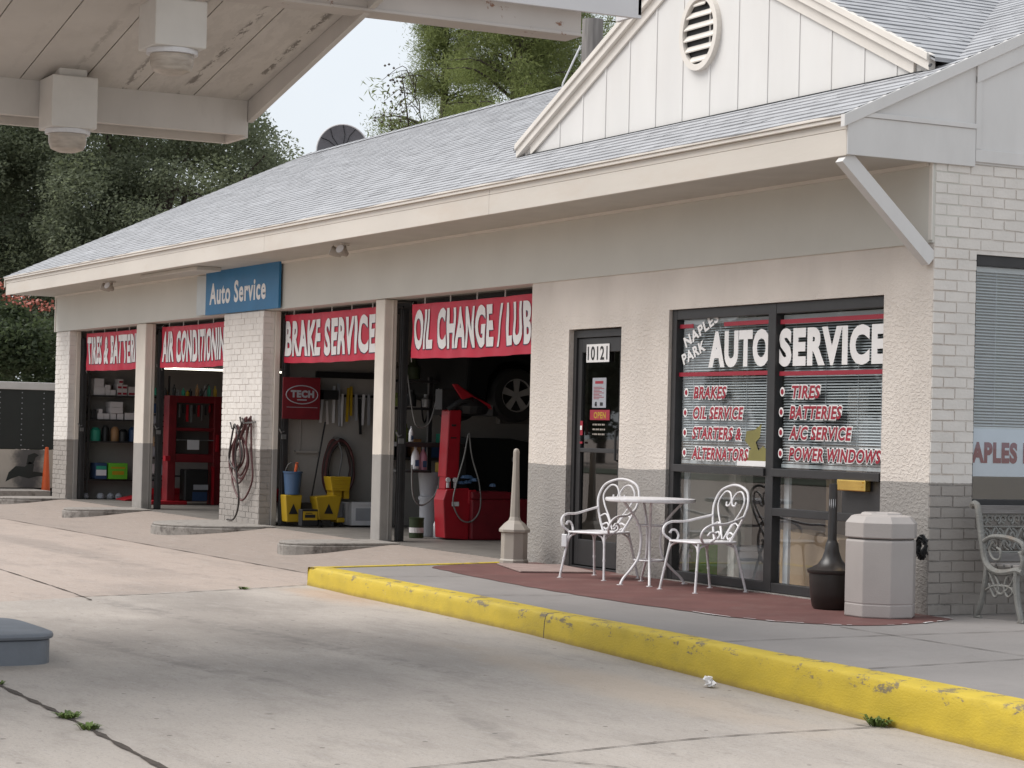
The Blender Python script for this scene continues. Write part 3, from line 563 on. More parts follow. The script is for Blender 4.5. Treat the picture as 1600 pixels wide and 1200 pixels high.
for q in range(6):
    z = vz-rz+.05+q*.098; hw = rx*math.sqrt(max(0, 1-((z-vz+.01)/rz)**2))*.99
    if hw > .03: mb.ext([(vx-hw, DY-.046, z-.02), (vx-hw, DY-.010, z+.03), (vx-hw, DY-.006, z+.02), (vx-hw, DY-.042, z-.03)], (2*hw, 0, 0))
obj('louvre', mb, 'trim', vt)
# interior shell
mb = MB(); mb.box(-22.9, -6.22, .0, 8.8, -.2, -.001); obj('garage_floor', mb, 'int_floor', shop); mb = MB(); mb.box(-6.1, -.22, .22, 8.6, -.2, -.003); obj('office_floor', mb, 'partition', shop)
mb = MB(); mb.box(-22.9, -.02, .26, 8.8, 3.20, 3.25); obj('ceiling', mb, 'int_ceil', shop)
mb = MB(); mb.box(-22.9, -.02, 8.6, 8.8, -.1, 3.3); mb.box(-22.68, -22.6, .36, 8.6, 0, 3.2); mb.box(-13.62, -13.45, .345, 4.4, 0, 3.2); mb.box(-6.2, -6.1, .222, 8.6, 0, 3.2); obj('interior_wall', mb, 'int_wall', shop)
# roller-door tracks and headers
for x, s_ in ((-22.085, 1), (-18.22, 1), (-13.29, 1), (-9.74, 1)):
    mb = MB(); mb.box(x-.02, x+.02, .20, .30, 0, 2.62); mb.box(x+.021, x+.03, .22, .26, 0.02, 2.6); t_ = obj('door_track', mb, 'dark_frame', shop, bevel=.004)
    mb = MB(); mb.tube([(x+.02, .24, 1.2), (x+.03, .20, 1.18), (x+.03, .17, 1.23)], .012, 6); mb.box(x+.02, x+.05, .2, .26, 1.1, 1.16); obj('latch', mb, 'steel', t_)
for a, b in ((-22.05, -18.65), (-18.18, -14.8), (-13.25, -9.99), (-9.7, -6.22)):
    mb = MB(); mb.box(a, b, .45, .52, 2.60, 2.98); mb.tube([(a+.02, .36, 2.66), (b-.02, .36, 2.66)], .012, 6); t_ = obj('rolled_door', mb, 'dark_frame', shop)
    mb = MB(); mb.box(a, b, .252, .45, 2.715, 2.74); obj('header', mb, 'int_dark', t_)
# entrance door
x0, x1 = DOOR[0]+.004, DOOR[1]-.004
mb = MB(); mb.box(x0, x0+.055, .05, .15, .0, 2.24); mb.box(x1-.055, x1, .05, .15, .0, 2.24); mb.box(x0+.055, x1-.055, .05, .15, 2.17, 2.24); mb.box(x0+.055, x1-.055, .04, .16, 0, .02); df = obj('door_frame', mb, 'dark_frame', shop, bevel=.003)
mb = MB(); a, b = x0+.06, x1-.06
mb.box(a, a+.075, .07, .115, .03, 2.165); mb.box(b-.075, b, .07, .115, .03, 2.165); mb.box(a+.075, b-.075, .07, .115, 2.03, 2.165); mb.box(a+.075, b-.075, .07, .115, .03, .27); mb.box(a+.075, b-.075, .065, .095, 1.09, 1.13)
dl = obj('door', mb, 'dark_frame', shop, bevel=.004)
mb = MB(); mb.quad((a+.075, .092, .27), (b-.075, .092, .27), (b-.075, .092, 2.03), (a+.075, .092, 2.03)); obj('glass_pane', mb, 'glass_dark', dl)
mb = MB(); mb.tube([(b-.035, .068, 1.02), (b-.035, .02, 1.03), (b-.035, .02, 1.3), (b-.035, .068, 1.31)], .012, 8); obj('door_handle', mb, 'black', dl)
def plate(name, x0, x1, z0, z1, y, m, parent, th=.004, **kw):
    mb = MB(); mb.box(x0, x1, y-th, y, z0, z1); return obj(name, mb, m, parent, **kw)
np_ = plate('number_plate', -5.225, -4.80, 1.935, 2.105, .066, 'white_vinyl', dl)
mb = MB(); text(mb, '10121', (-5.20, .06, 1.955), FX, FZ, .37, .13, .02); l_ = obj('number', mb, 'black', dl)
nt_ = plate('notice', -5.14, -4.885, 1.51, 1.79, .089, 'grey_pl', dl, .002)
mb = MB(); mb.box(-5.09, -4.94, .0855, .086, 1.735, 1.76)
for q in range(9): mb.box(-5.115, -5.115+.2*(.75+.25*math.sin(q*2.1)), .0855, .086, 1.70-q*.0135, 1.705-q*.0135)
obj('notice_print', mb, 'sign_red', dl)
mb = MB(); mb.lathe([(.02, 0), (.02, .002)], (-5.07, .085, 1.54), 12); mb.box(-5.085, -5.055, .084, .0855, 1.525, 1.565); mb.box(-4.99, -4.94, .084, .0855, 1.53, 1.56); obj('notice_symbol', mb, 'black', dl)
os_ = plate('open_sign', -5.175, -4.81, 1.395, 1.49, .089, 'sign_red', dl, .003)
mb = MB(); text(mb, 'OPEN', (-5.10, .085, 1.41), FX, FZ, .22, .06, .03); obj('open_lettering', mb, 'yellow_pl', dl)
mb = MB()
for q in range(3):
    for k_ in range(7): mb.box(-5.12+k_*.034, -5.12+k_*.034+.018+.008*((k_*3+q) % 2), .0865, .088, 1.345-q*.045, 1.36-q*.045)
obj('hours_lettering', mb, 'taupe', dl)
mb = MB(); mb.box(-5.315, -5.27, .062, .068, 1.25, 1.385); mb.box(-5.315, -5.27, .061, .069, 1.17, 1.19); obj('lock_sticker', mb, 'sign_red', dl)
plate('lock_label', -5.31, -5.275, 1.30, 1.34, .0605, 'white_vinyl', dl, .002)
# front window
wx0, wx1, wz0, wz1 = WIN[0]+.004, WIN[1]-.004, WIN[2]+.004, WIN[3]-.004
mb = MB(); yA, yB = .03, .12
mb.box(wx0, wx0+.075, yA, yB, wz0, wz1); mb.box(wx1-.03, wx1, yA, yB, wz0, wz1); mb.box(-2.165, -2.055, yA, yB, wz0, wz1)
for a, b in ((wx0+.075, -2.165), (-2.055, wx1-.03)): mb.box(a, b, yA+.003, yB, wz1-.085, wz1); mb.box(a, b, yA+.003, yB, wz0, wz0+.075); mb.box(a, b, yA-.02, yB, .955, 1.02)
mb.box(-2.055, wx1-.03, yA, yB, .635, .70)
fw = obj('window', mb, 'dark_frame', shop, bevel=.004)
for a, b, c, d in ((wx0+.075, -2.165, .085, .955), (-2.055, wx1-.03, .70, .955), (-2.055, wx1-.03, .085, .635), (wx0+.075, -2.165, 1.02, wz1-.085), (-2.055, wx1-.03, 1.02, wz1-.085)):
    mb = MB(); mb.quad((a, .07, c), (b, .07, c), (b, .07, d), (a, .07, d)); obj('glass_pane', mb, 'glass', fw)
def blinds(x0, x1, z0, z1, y, label, axis='y'):
    t = thing('window_blind', label, 'blind', ((x0+x1)/2, y, z0) if axis == 'y' else (y, (x0+x1)/2, z0), 'window blinds')
    def bx(mb, a0, a1, d0, d1, c0, c1):
        if axis == 'y': mb.box(a0, a1, d0, d1, c0, c1)
        else: mb.box(d0, d1, a0, a1, c0, c1)
    s_ = 1 if axis == 'y' else -1
    mb = MB(); bx(mb, x0, x1, *sorted((y-.015, y+.02)), z1-.035, z1); obj('headrail', mb, 'blind', t)
    mb = MB(); bx(mb, x0, x1, *sorted((y-.012, y+.014)), z0, z0+.03); obj('bottom_rail', mb, 'blind', t)
    mb = MB(); z = z0+.045
    while z < z1-.045:
        e = rng.normal(0, .0012); w0, w1 = .010, .0068
        A = [(x0+.004, y-w0*s_, z-w1+e), (x1-.004, y-w0*s_, z-w1-e), (x1-.004, y, z+.0015-e), (x0+.004, y, z+.0015+e), (x1-.004, y+w0*s_, z+w1-e), (x0+.004, y+w0*s_, z+w1+e)]
        if axis != 'y': A = [(q[1], q[0], q[2]) for q in A]
        mb.add(A, [(0, 1, 2, 3), (3, 2, 4, 5)]); z += .0225
    sl_ = obj('slat', mb, 'blind', t)
    mb = MB()
    for fr in (.12, .42, .72, .93):
        xx = x0+(x1-x0)*fr; bx(mb, xx-.0015, xx+.0015, y-.0135*s_ if s_ > 0 else y+.0105, y-.0105*s_ if s_ > 0 else y+.0135, z0+.02, z1-.02)
    obj('cord', mb, 'blind', t)
blinds(wx0+.09, -2.18, 1.03, 2.27, .115, 'pale venetian blind in the front window left of the mullion')
blinds(-2.04, wx1-.04, 1.03, 2.27, .115, 'pale venetian blind in the front window right of the mullion')
YL = .066
mb = MB()
for a, b, c, d in ((-3.58, -3.36, 2.205, 2.24), (-2.88, -2.17, 2.205, 2.24), (-2.04, wx1-.035, 2.195, 2.232), (-3.58, -2.17, 1.785, 1.82), (-2.04, wx1-.035, 1.775, 1.81)): mb.box(a, b, YL-.0015, YL, c, d)
obj('red_stripe', mb, 'sign_red', fw)
mb = MB(); text(mb, 'AUTO', (-3.09, YL-.004, 1.868), FX, FZ, .90, .285, .055); text(mb, 'SERVICE', (-2.035, YL-.004, 1.862), FX, FZ, 1.39, .285, .055); obj('large_lettering', mb, 'white_vinyl', fw)
mb = MB(); text(mb, 'NAPLES', (-3.47, YL-.004, 2.035), FX, FZ, .56, .095, .035, rot=R_(23), shear=-.1); text(mb, 'PARK', (-3.50, YL-.004, 1.885), FX, FZ, .37, .095, .035, rot=R_(20), shear=-.1); obj('slanted_lettering', mb, 'white_vinyl', fw)
rows = [(-3.33, 'BRAKES', .50, 1.59), (-3.34, 'OIL SERVICE', .77, 1.415), (-3.34, 'STARTERS &', .76, 1.242), (-3.34, 'ALTERNATORS', .86, 1.068), (-1.87, 'TIRES', .39, 1.59), (-1.88, 'BATTERIES', .69, 1.425), (-1.88, 'A/C SERVICE', .82, 1.26), (-1.88, 'POWER WINDOWS', 1.20, 1.09)]
for x, s_, W, z in rows:
    wl, rl = MB(), MB()
    text(wl, s_, (x, YL-.003, z), FX, FZ, W, .105, .095, base=.03, shear=.2); text(rl, s_, (x, YL-.006, z), FX, FZ, W, .105, .03, base=.03, shear=.2)
    for mb_, r_, yy in ((wl, .034, YL-.003), (rl, .020, YL-.006)): mb_.poly([(x-.12+math.cos(q*.3927)*r_, yy, z+.055+math.sin(q*.3927)*r_*1.15) for q in range(16)])
    o = obj('lettering_outline', wl, 'white_vinyl', fw); obj('list_lettering', rl, 'sign_red', fw)
mb = MB()                                                  # olive and white sticker, an outline of wavy land over water
mb.poly([(x, YL-.0025, z) for x, z in ((-2.62, 1.06), (-2.18, 1.055), (-2.18, 1.16), (-2.25, 1.20), (-2.32, 1.16), (-2.36, 1.23), (-2.30, 1.27), (-2.28, 1.38), (-2.38, 1.33), (-2.50, 1.32), (-2.52, 1.24), (-2.42, 1.17), (-2.58, 1.14))]); obj('map_sticker', mb, mat('olive_print', (.19, .17, .05), .6), fw)
plate('sticker_base', -2.63, -2.175, 1.03, 1.075, YL-.004, 'white_vinyl', fw, .001)
mb = MB(); mb.box(-1.10, -.74, -.03, .03, .875, .962); ml = obj('mail_slot', mb, 'brass', fw, bevel=.008)
mb = MB(); mb.box(-1.07, -.77, -.035, -.03, .905, .915); mb.box(-1.08, -.76, -.04, -.03, .94, .95); obj('slot_flap', mb, 'brass', fw)
mb = MB(); mb.box(-1.12, -.62, .04, .115, .70, .955); obj('slot_panel', mb, 'dark_frame', fw)
# side window
mb = MB(); y0, y1, z0, z1 = SW
mb.box(-.10, -.03, y0+.002, y0+.03, z0, z1); mb.box(-.10, -.03, y1-.04, y1, z0, z1); mb.box(-.10, -.028, y0+.03, y1-.04, z1-.08, z1); mb.box(-.10, -.028, y0+.03, y1-.04, z0, z0+.05); sd_ = obj('side_window', mb, 'dark_frame', shop, bevel=.004)
mb = MB(); mb.quad((-.06, y0+.03, z0+.05), (-.06, y1-.04, z0+.05), (-.06, y1-.04, z1-.08), (-.06, y0+.03, z1-.08)); obj('glass_pane', mb, 'glass', sd_)
blinds(y0+.035, y1-.045, 1.36, z1-.085, -.105, 'pale venetian blind in the side window above the white name board', 'x')
nb = thing('name_board', 'white board reading NAPLES PARK in maroon letters behind the side window glass', 'sign', (-.075, 1.3, 1.02))
mb = MB(); mb.box(-.082, -.072, y0+.032, y1-.05, 1.02, 1.375); obj('board', mb, mat('pale_blue_white_board', (.60, .66, .74), .5, .03), nb)
mb = MB(); text(mb, 'NAPLES PARK', (-.069, .335, 1.125), (0, 1, 0), FZ, .99, .145, .055); ltn = obj('lettering', mb, 'maroon', nb)
# ------------------------------------------------------------------ banners and sign
def banner(x0, x1, z0, z1, txt, tx0, tx1, tz0, tz1, label, y=.215):
    t = thing('banner', label, 'banner', ((x0+x1)/2, y, z0), 'red service banners over the bays')
    mb = MB()
    ph = rng.uniform(0, 6); n = 90; k_ = 10
    wob = lambda u, v: y+.010*math.sin(u*8+ph)*(.3+v)+.005*math.sin(u*21+ph*2+v*2)+.005*math.sin(u*57+v*5)+.004*math.sin(u*31-v*9)
    sag = lambda u, v: (.010*math.sin(u*math.pi)+.005*math.sin(u*5*math.pi)**2)*(1-v*.6)+.006*math.sin(u*math.pi)
    for i in range(n+1):
        for j_ in range(k_+1): u, v = i/n, j_/k_; mb.v.append((x0+(x1-x0)*u, wob(u, 1-v), z0+(z1-z0)*v-sag(u, v)))
    for i in range(n):
        for j_ in range(k_): a = i*(k_+1)+j_; mb.f.append((a, a+k_+1, a+k_+2, a+1))
    o = obj('sheet', mb, 'red_vinyl', t, smooth=True)
    for nm, mt, push, sh in (('letter_shadow', 'navy', .006, (-.018, -.010)), ('lettering', 'white_vinyl', .009, (0, 0))):
        mb = MB(); text(mb, txt, (tx0, y, tz0), FX, FZ, tx1-tx0, tz1-tz0, .042, base=.042, shift=sh)
        bmm = bmesh.new(); vs_ = [bmm.verts.new(q) for q in mb.v]
        for f_ in mb.f:
            try: bmm.faces.new([vs_[i] for i in f_])
            except ValueError: pass
        for q in range(1, 60): bmesh.ops.bisect_plane(bmm, geom=bmm.verts[:]+bmm.edges[:]+bmm.faces[:], plane_co=(tx0+(tx1-tx0)*q/60, 0, 0), plane_no=(1, 0, 0))
        for q in range(1, 5): bmesh.ops.bisect_plane(bmm, geom=bmm.verts[:]+bmm.edges[:]+bmm.faces[:], plane_co=(0, 0, tz0+(tz1-tz0)*q/5), plane_no=(0, 0, 1))
        bmm.verts.index_update(); mb.f = [tuple(v_.index for v_ in f_.verts) for f_ in bmm.faces]; mb.v = []
        for v_ in bmm.verts:
            u = (v_.co.x-x0)/(x1-x0); v = (v_.co.z-z0)/(z1-z0); mb.v.append((v_.co.x, wob(u, 1-v)-push, v_.co.z-sag(u, v)))
        bmm.free(); obj(nm, mb, mt, t)
    mb = MB(); mb.tube([(x0, y, z1), (x0-.06, y+.04, z1+.03)], .004, 5); mb.tube([(x0, y, z0), (x0-.07, y+.04, z0-.04)], .004, 5)
    for q in range(5): xx = x0+(x1-x0)*(q+.5)/5; mb.box(xx-.006, xx+.006, y, y+.01, z1-.01, z1+.07)
    obj('tie', mb, 'paper_box', t)
banner(-21.86, -18.72, 2.085, 2.68, 'TIRES & BATTERIES', -21.78, -18.98, 2.185, 2.625, 'red banner reading TIRES & BATTERIES in the leftmost bay')
banner(-18.10, -15.0, 2.075, 2.67, 'AIR CONDITIONING', -18.0, -15.2, 2.155, 2.605, 'red banner reading AIR CONDITIONING beside the hose pillar')
banner(-13.28, -10.25, 2.07, 2.675, 'BRAKE SERVICE', -13.23, -10.46, 2.15, 2.60, 'red banner reading BRAKE SERVICE above the mop buckets')
banner(-9.46, -6.26, 2.06, 2.66, 'OIL CHANGE / LUBE', -9.38, -6.45, 2.155, 2.60, 'red banner reading OIL CHANGE / LUBE above the red machine')
sg = thing('blue_sign', 'blue sign reading Auto Service above the brick hose pillar', 'sign', (-14.2, -.06, 2.73))
mb = MB(); mb.box(-15.45, -12.78, -.075, -.045, 2.735, 3.345); obj('sign_face', mb, 'blue_sign', sg)
mb = MB(); mb.box(-15.83, -15.452, -.068, -.045, 2.745, 3.28); obj('sign_margin', mb, mat('pale_sign_margin', (.50, .53, .53), .35, .05), sg)
mb = MB(); text(mb, 'Auto Service', (-15.29, -.077, 2.865), FX, FZ, 2.07, .29, .03, base=.03, push=.0); obj('lettering', mb, 'white_vinyl', sg)
mb = MB(); mb.box(-16.6, -14.3, -.62, -.28, ZS-.06, ZS-.006); tag(obj('soffit_light', mb, 'soffit', bevel=.01), 'flat soffit fixture above the blue sign', 'light fixture')
def flood(x, label):
    t = thing('floodlight', label, 'floodlight', (x, -.5, ZS), 'floodlights under the eave')
    mb = MB(); mb.lathe([(.055, -.03), (.055, 0)], (x, -.5, ZS-.004), 14); obj('mount', mb, 'trim', t)
    for s_ in (-1, 1):
        c = Vector((x+.10*s_, -.56, ZS-.10)); Rm = Matrix.Rotation(R_(28*s_), 3, 'Z') @ Matrix.Rotation(R_(-25), 3, 'X')
        mb = MB(); mb.tube([(x+.02*s_, -.5, ZS-.02), (x+.07*s_, -.52, ZS-.05), tuple(c+Vector((0, .03, .02)))], .012, 6)
        pr = [(.028, .07), (.045, .02), (.058, -.05), (.058, -.06)]; k0 = len(mb.v); mb.lathe(pr, (0, 0, 0), 14)
        for i in range(k0, len(mb.v)): q = Vector(mb.v[i]); mb.v[i] = tuple(c+Rm @ Vector((q.x, q.z, q.y)))
        h_ = obj('lamp_head', mb, 'taupe', t, smooth=True)
        mb = MB(); mb.lathe([(.05, -.004), (.05, 0)], (0, 0, 0), 14); mb.v = [tuple(c+Rm @ Vector((q[0], q[2]-.061, q[1]))) for q in mb.v]; obj('lamp_glass', mb, 'white_pl', t)
flood(-9.75, 'twin floodlight under the eave right of the blue sign'); flood(-18.3, 'twin floodlight under the eave left of the blue sign')
# ------------------------------------------------------------------ hoses
def coil(P, cx, cz, rx, rz, n, seed, tilt=0, plane='y', base=0):
    r_ = np.random.default_rng(seed); pts = []
    for k_ in range(n):
        a0 = r_.uniform(.85, 1.1); b0 = r_.uniform(.82, 1.12); ox, oz = r_.normal(0, rx*.08), r_.normal(0, rz*.05)
        for q in range(12):
            a = math.pi/2+2*math.pi*q/12; u = cx+ox+math.cos(a)*rx*a0*(1 if math.sin(a) < 0 else .45+.55*(1-math.sin(a))); z = cz+oz*.3+math.sin(a)*rz*(b0 if math.sin(a) < 0 else 1); pts.append((u, base-.012*k_, z) if plane == 'y' else (base+.012*k_, u, z))
    return pts
hs = thing('air_hose', 'reddish air hose coiled on a hook on the brick pillar', 'hose', (-13.9, -.1, .05))
yh = -.10
def loop(top, l, r, bot, y): return [(top[0], y, top[1]), (l+.03, y, bot+.55*(top[1]-bot)), (l, y, bot+.22*(top[1]-bot)), ((l+r)/2, y, bot), (r, y, bot+.25*(top[1]-bot)), (r-.05, y, bot+.6*(top[1]-bot)), (top[0]+.06, y, top[1]-.01)]
TP = (-13.62, 1.33)
for i, (l, r_, b_, tp, mm) in enumerate((( -14.16, -13.46, .30, TP, 'hose'), (-14.10, -13.62, .62, TP, 'hose'), (-14.06, -13.55, .58, (-13.98, 1.22), 'hose'), (-14.0, -13.66, .72, (-13.95, 1.24), 'hose'), (-14.12, -13.5, .52, TP, 'hose'), (-13.98, -13.7, .66, TP, 'hose'), (-14.08, -13.64, .70, (-13.94, 1.25), 'hose_dark'))):
    mb = MB(); mb.tube(loop(tp, l, r_, b_, yh-.014*i), .0125, 7, smooth=7, closed=True); obj('hose_loop', mb, mm, hs, smooth=True)
mb = MB(); mb.tube([(-13.62, yh-.1, 1.30), (-13.78, yh-.11, .95), (-13.72, yh-.11, .6), (-13.66, yh-.1, .38), (-13.74, yh-.08, .18), (-13.95, yh-.06, .05), (-14.25, yh-.03, .035)], .0125, 7, smooth=7); obj('hose_tail', mb, 'hose_dark', hs, smooth=True)
mb = MB(); mb.tube([(-13.5, -.05, 1.31), (-13.5, -.22, 1.29), (-13.5, -.24, 1.36)], .012, 6); mb.tube([(-13.98, -.05, 1.25), (-13.98, -.2, 1.22), (-13.98, -.22, 1.3)], .012, 6); mb.tube([(-13.64, -.05, 1.33), (-13.60, -.22, 1.30), (-13.58, -.24, 1.37)], .014, 6); obj('hook', mb, 'steel', hs)
# ------------------------------------------------------------------ cafe table and chairs
def cafe_table(cx, cy):
    t = thing('cafe_table', 'round white iron table between the two white chairs', 'table', (cx, cy, 0)); H = .735
    mb = MB(); mb.lathe([(0.001, 0), (.36, 0), (.38, .004), (.385, .018), (.38, .032), (.3, .036), (0.001, .036)], (0, 0, H-.036), 48); obj('tabletop', mb, 'white_iron', t, smooth=True, local=True)
    for a in (R_(-78), R_(-30), R_(80), R_(160)):
        d = Vector((math.cos(a), math.sin(a), 0)); mb = MB()
        prof = [(.30, .70), (.24, .64), (.15, .54), (.105, .44), (.10, .33), (.13, .22), (.21, .13), (.29, .06), (.325, .008)]
        mb.tube([d*r+Vector((0, 0, z)) for r, z in prof], .0115, 8, smooth=5); mb.lathe([(.028, 0), (.028, .006)], tuple(d*.33+Vector((0, 0, .002))), 10); obj('leg', mb, 'white_iron', t, smooth=True, local=True)
    mb = MB()
    for r, z in ((.125, .205), (.115, .50)): mb.tube([(math.cos(q*.3142)*r, math.sin(q*.3142)*r, z) for q in range(20)], .009, 6, closed=True)
    obj('ring', mb, 'white_iron', t, smooth=True, local=True); return t
cafe_table(-3.2, -.43)
def cafe_chair(x, y, face, label):
    t = thing('cafe_chair', label, 'chair', (x, y, 0), 'white iron cafe chairs'); t.rotation_euler.z = face
    # local: facing -y, right is +x
    mb = MB(); S = .405; pts = [(-.18, .20), (-.20, .05), (-.215, -.12), (-.17, -.205), (0, -.225), (.17, -.205), (.215, -.12), (.20, .05), (.18, .20), (0, .225)]
    P = [(q.x, q.y) for q in catmull([Vector((a, b, 0)) for a, b in pts], 4, True)]; mb.prism(P[::-1] if False else P, S-.008, S+.006); mb.tube([(a, b, S) for a, b in P], .0105, 6, closed=True); obj('seat', mb, 'white_iron', t, smooth=True, local=True)
    for sx in (-1, 1):
        for sy, ty, fy in ((-1, -.19, -.255), (1, .18, .27)):
            a = Vector((sx*.185, ty, S)); b = Vector((sx*.235, fy, .008)); mb = MB(); mb.tube([a, a+(b-a)*.55, b], .0105, 8)
            mb.lathe([(.025, 0), (.025, .006)], (b.x, b.y, .001), 10); mb.lathe([(.0125, -.01), (.0125, .01)], tuple(a+(b-a)*.58), 8)
            br = [a+(b-a)*.26, a+(b-a)*.10+Vector((-sx*.02, 0, 0)), Vector((sx*.12, ty*1.02, S-.012))]; mb.tube(br, .008, 6, smooth=5)
            br = [a+(b-a)*.26, a+(b-a)*.10+Vector((0, -sy*.02, 0)), Vector((sx*.195, ty-sy*.09, S-.012))]; mb.tube(br, .008, 6, smooth=5)
            obj('leg', mb, 'white_iron', t, smooth=True, local=True)
    Bk = lambda u, z: Vector((u, .20+.30*(z-S)*.95, z))          # backrest plane leaning back
    mb = MB(); out = [(-.10, S), (-.155, S+.10), (-.205, S+.22), (-.215, S+.32), (-.16, S+.42), (0, S+.465), (.16, S+.42), (.215, S+.32), (.205, S+.22), (.155, S+.10), (.10, S)]
    mb.tube([Bk(*q) for q in out], .011, 8, smooth=6)
    for s_ in (-1, 1):
        sc_ = [(s_*.01, S+.02), (s_*.06, S+.12), (s_*.14, S+.24), (s_*.165, S+.33), (s_*.11, S+.405), (s_*.045, S+.40), (s_*.008, S+.345), (s_*.02, S+.30), (s_*.055, S+.295), (s_*.06, S+.325)]
        mb.tube([Bk(*q) for q in sc_], .008, 7, smooth=5)
        mb.tube([Bk(*q) for q in [(s_*.12, S+.06), (s_*.075, S+.075), (s_*.05, S+.045), (s_*.075, S+.02), (s_*.1, S+.035)]], .008, 7, smooth=5)
        mb.tube([Bk(*q) for q in [(s_*.165, S+.13), (s_*.10, S+.15), (s_*.03, S+.05)]], .007, 6, smooth=5)
    obj('backrest', mb, 'white_iron', t, smooth=True, local=True)
    for s_ in (-1, 1):
        q = Bk(s_*.20, S+.21); mb = MB()
        ar = [q, Vector((s_*.235, .16, S+.185)), Vector((s_*.265, .02, S+.155)), Vector((s_*.275, -.12, S+.15)), Vector((s_*.265, -.20, S+.11)), Vector((s_*.245, -.215, S+.05)), Vector((s_*.215, -.17, S+.005))]
        mb.tube(ar, .011, 8, smooth=6)
        cu = [Vector((s_*.215, -.10, S+.005)), Vector((s_*.245, -.065, S+.04)), Vector((s_*.255, -.085, S+.08)), Vector((s_*.255, -.125, S+.085)), Vector((s_*.253, -.145, S+.065))]
        mb.tube(cu, .010, 8, smooth=6); mb.lathe([(.001, -.012), (.012, -.005), (.012, .006), (.001, .012)], tuple(cu[-1]), 8); obj('armrest', mb, 'white_iron', t, smooth=True, local=True)
    return t
cafe_chair(-3.93, -.50, math.atan2(.42, .90), 'white iron scroll armchair in front of the glass door')
cafe_chair(-2.44, -.38, math.atan2(.10, 1), 'white iron scroll armchair in front of the window')
mb = MB(); mb.box(-.03, .03, -.008, .008, .0, .115); hk = obj('white_tag', mb, 'white_pl', bevel=.008); hk.location = (-4.02, -.80, .27); hk.rotation_euler = (R_(2), R_(2), .4); tag(hk, 'small white plastic case hanging on the front leg of a white chair', 'case')
# ------------------------------------------------------------------ receptacles
sp = thing('smoking_receptacle', 'taupe butt receptacle with tall neck beside the shop door', 'ash receptacle', (-5.85, -.33, 0))
a8 = R_(22.5-8)
mb = MB(); mb.lathe([(.135, 0), (.14, .008), (.14, .035), (.128, .05), (.128, .30), (.001, .30)], (-5.85, -.33, .003), 8, a8); obj('base', mb, 'taupe', sp, bevel=.004)
mb = MB(); mb.lathe([(.14, .301), (.15, .306), (.15, .33), (.10, .385), (.062, .415), (.048, .45), (.036, .78), (.030, .97), (.030, 1.07), (.026, 1.09), (.014, 1.102), (.001, 1.105)], (-5.85, -.33, .003), 8, a8); obj('neck', mb, 'taupe', sp, bevel=.003)
mb = MB(); mb.box(-5.888, -5.875, -.355, -.335, .98, 1.02); obj('opening', mb, 'black', sp)
tr = thing('trash_can', 'beige octagonal litter bin beside the brick corner', 'trash can', (.05, -.42, 0)); tcx, tcy = -.015, -.415; a8 = R_(22.5+2)
mb = MB(); mb.lathe([(.253, 0), (.262, .008), (.262, .09), (.257, .098), (.262, .106), (.262, .545), (.248, .558), (.001, .558)], (tcx, tcy, .003), 8, a8); obj('body', mb, 'beige_plastic', tr, bevel=.006)
mb = MB(); mb.lathe([(.238, .562), (.266, .570), (.266, .675), (.222, .725), (.155, .733), (.145, .748), (.118, .748), (.112, .735), (.001, .73)], (tcx, tcy, .003), 8, a8); obj('lid', mb, 'beige_plastic', tr, bevel=.006)
mb = MB(); mb.lathe([(.243, 0), (.243, .006)], (tcx, tcy, .5595), 8, a8); obj('seam', mb, 'black', tr)
mb = MB(); mb.lathe([(.09, 0), (.085, .003)], (tcx, tcy, .737), 8, a8); obj('opening', mb, 'black', tr)
mb = MB(); g = rng
for _ in range(26):
    a = g.uniform(0, 6.28); c = Vector((.012, -.055, .50)); p_ = [c+Vector((g.normal(0, .01), -.015+g.normal(0, .012), .085*math.cos(a+q*.9)*g.uniform(.6, 1.1))) + Vector((.045*math.sin(a+q*.9), 0, 0)) for q in range(4)]; mb.tube(p_, .007, 5, smooth=4)
tag(obj('cable_bundle', mb, 'black'), 'black bundle of cable on the wall behind the beige litter bin', 'cable')
hp = thing('smokers_pole', 'dark brown bell shaped smokers pole in a round pot', 'smokers pole', (-.63, -.40, 0))
mb = MB(); mb.lathe([(.125, 0), (.142, .02), (.158, .12), (.165, .24), (.165, .265), (.001, .265)], (-.63, -.40, .003), 28); obj('pot', mb, 'brown_plastic', hp, smooth=True)
mb = MB(); mb.lathe([(.176, .268), (.180, .275), (.180, .295), (.165, .302), (.108, .33), (.074, .375), (.056, .43), (.047, .49), (.040, .50), (.034, .52), (.031, .92), (.029, .935), (.001, .935)], (-.63, -.40, .003), 28); obj('bell_top', mb, 'brown_plastic', hp, smooth=True)
mb = MB(); mb.lathe([(.032, .74), (.0325, .78), (.032, .82)], (-.63, -.40, .003), 12); mb.f = mb.f[:-2]; mb.f = [f_ for i, f_ in enumerate(mb.f) if i//2 in (9, 10, 11)]; obj('label', mb, 'white_pl', hp)
mb = MB(); mb.prism([(-5.72, -.58), (-4.64, -.90), (-4.45, -.22), (-5.45, -.03)], .006, .022); tag(obj('door_mat', mb, 'mat', bevel=.006), 'worn reddish brown mat lying before the glass door', 'door mat')
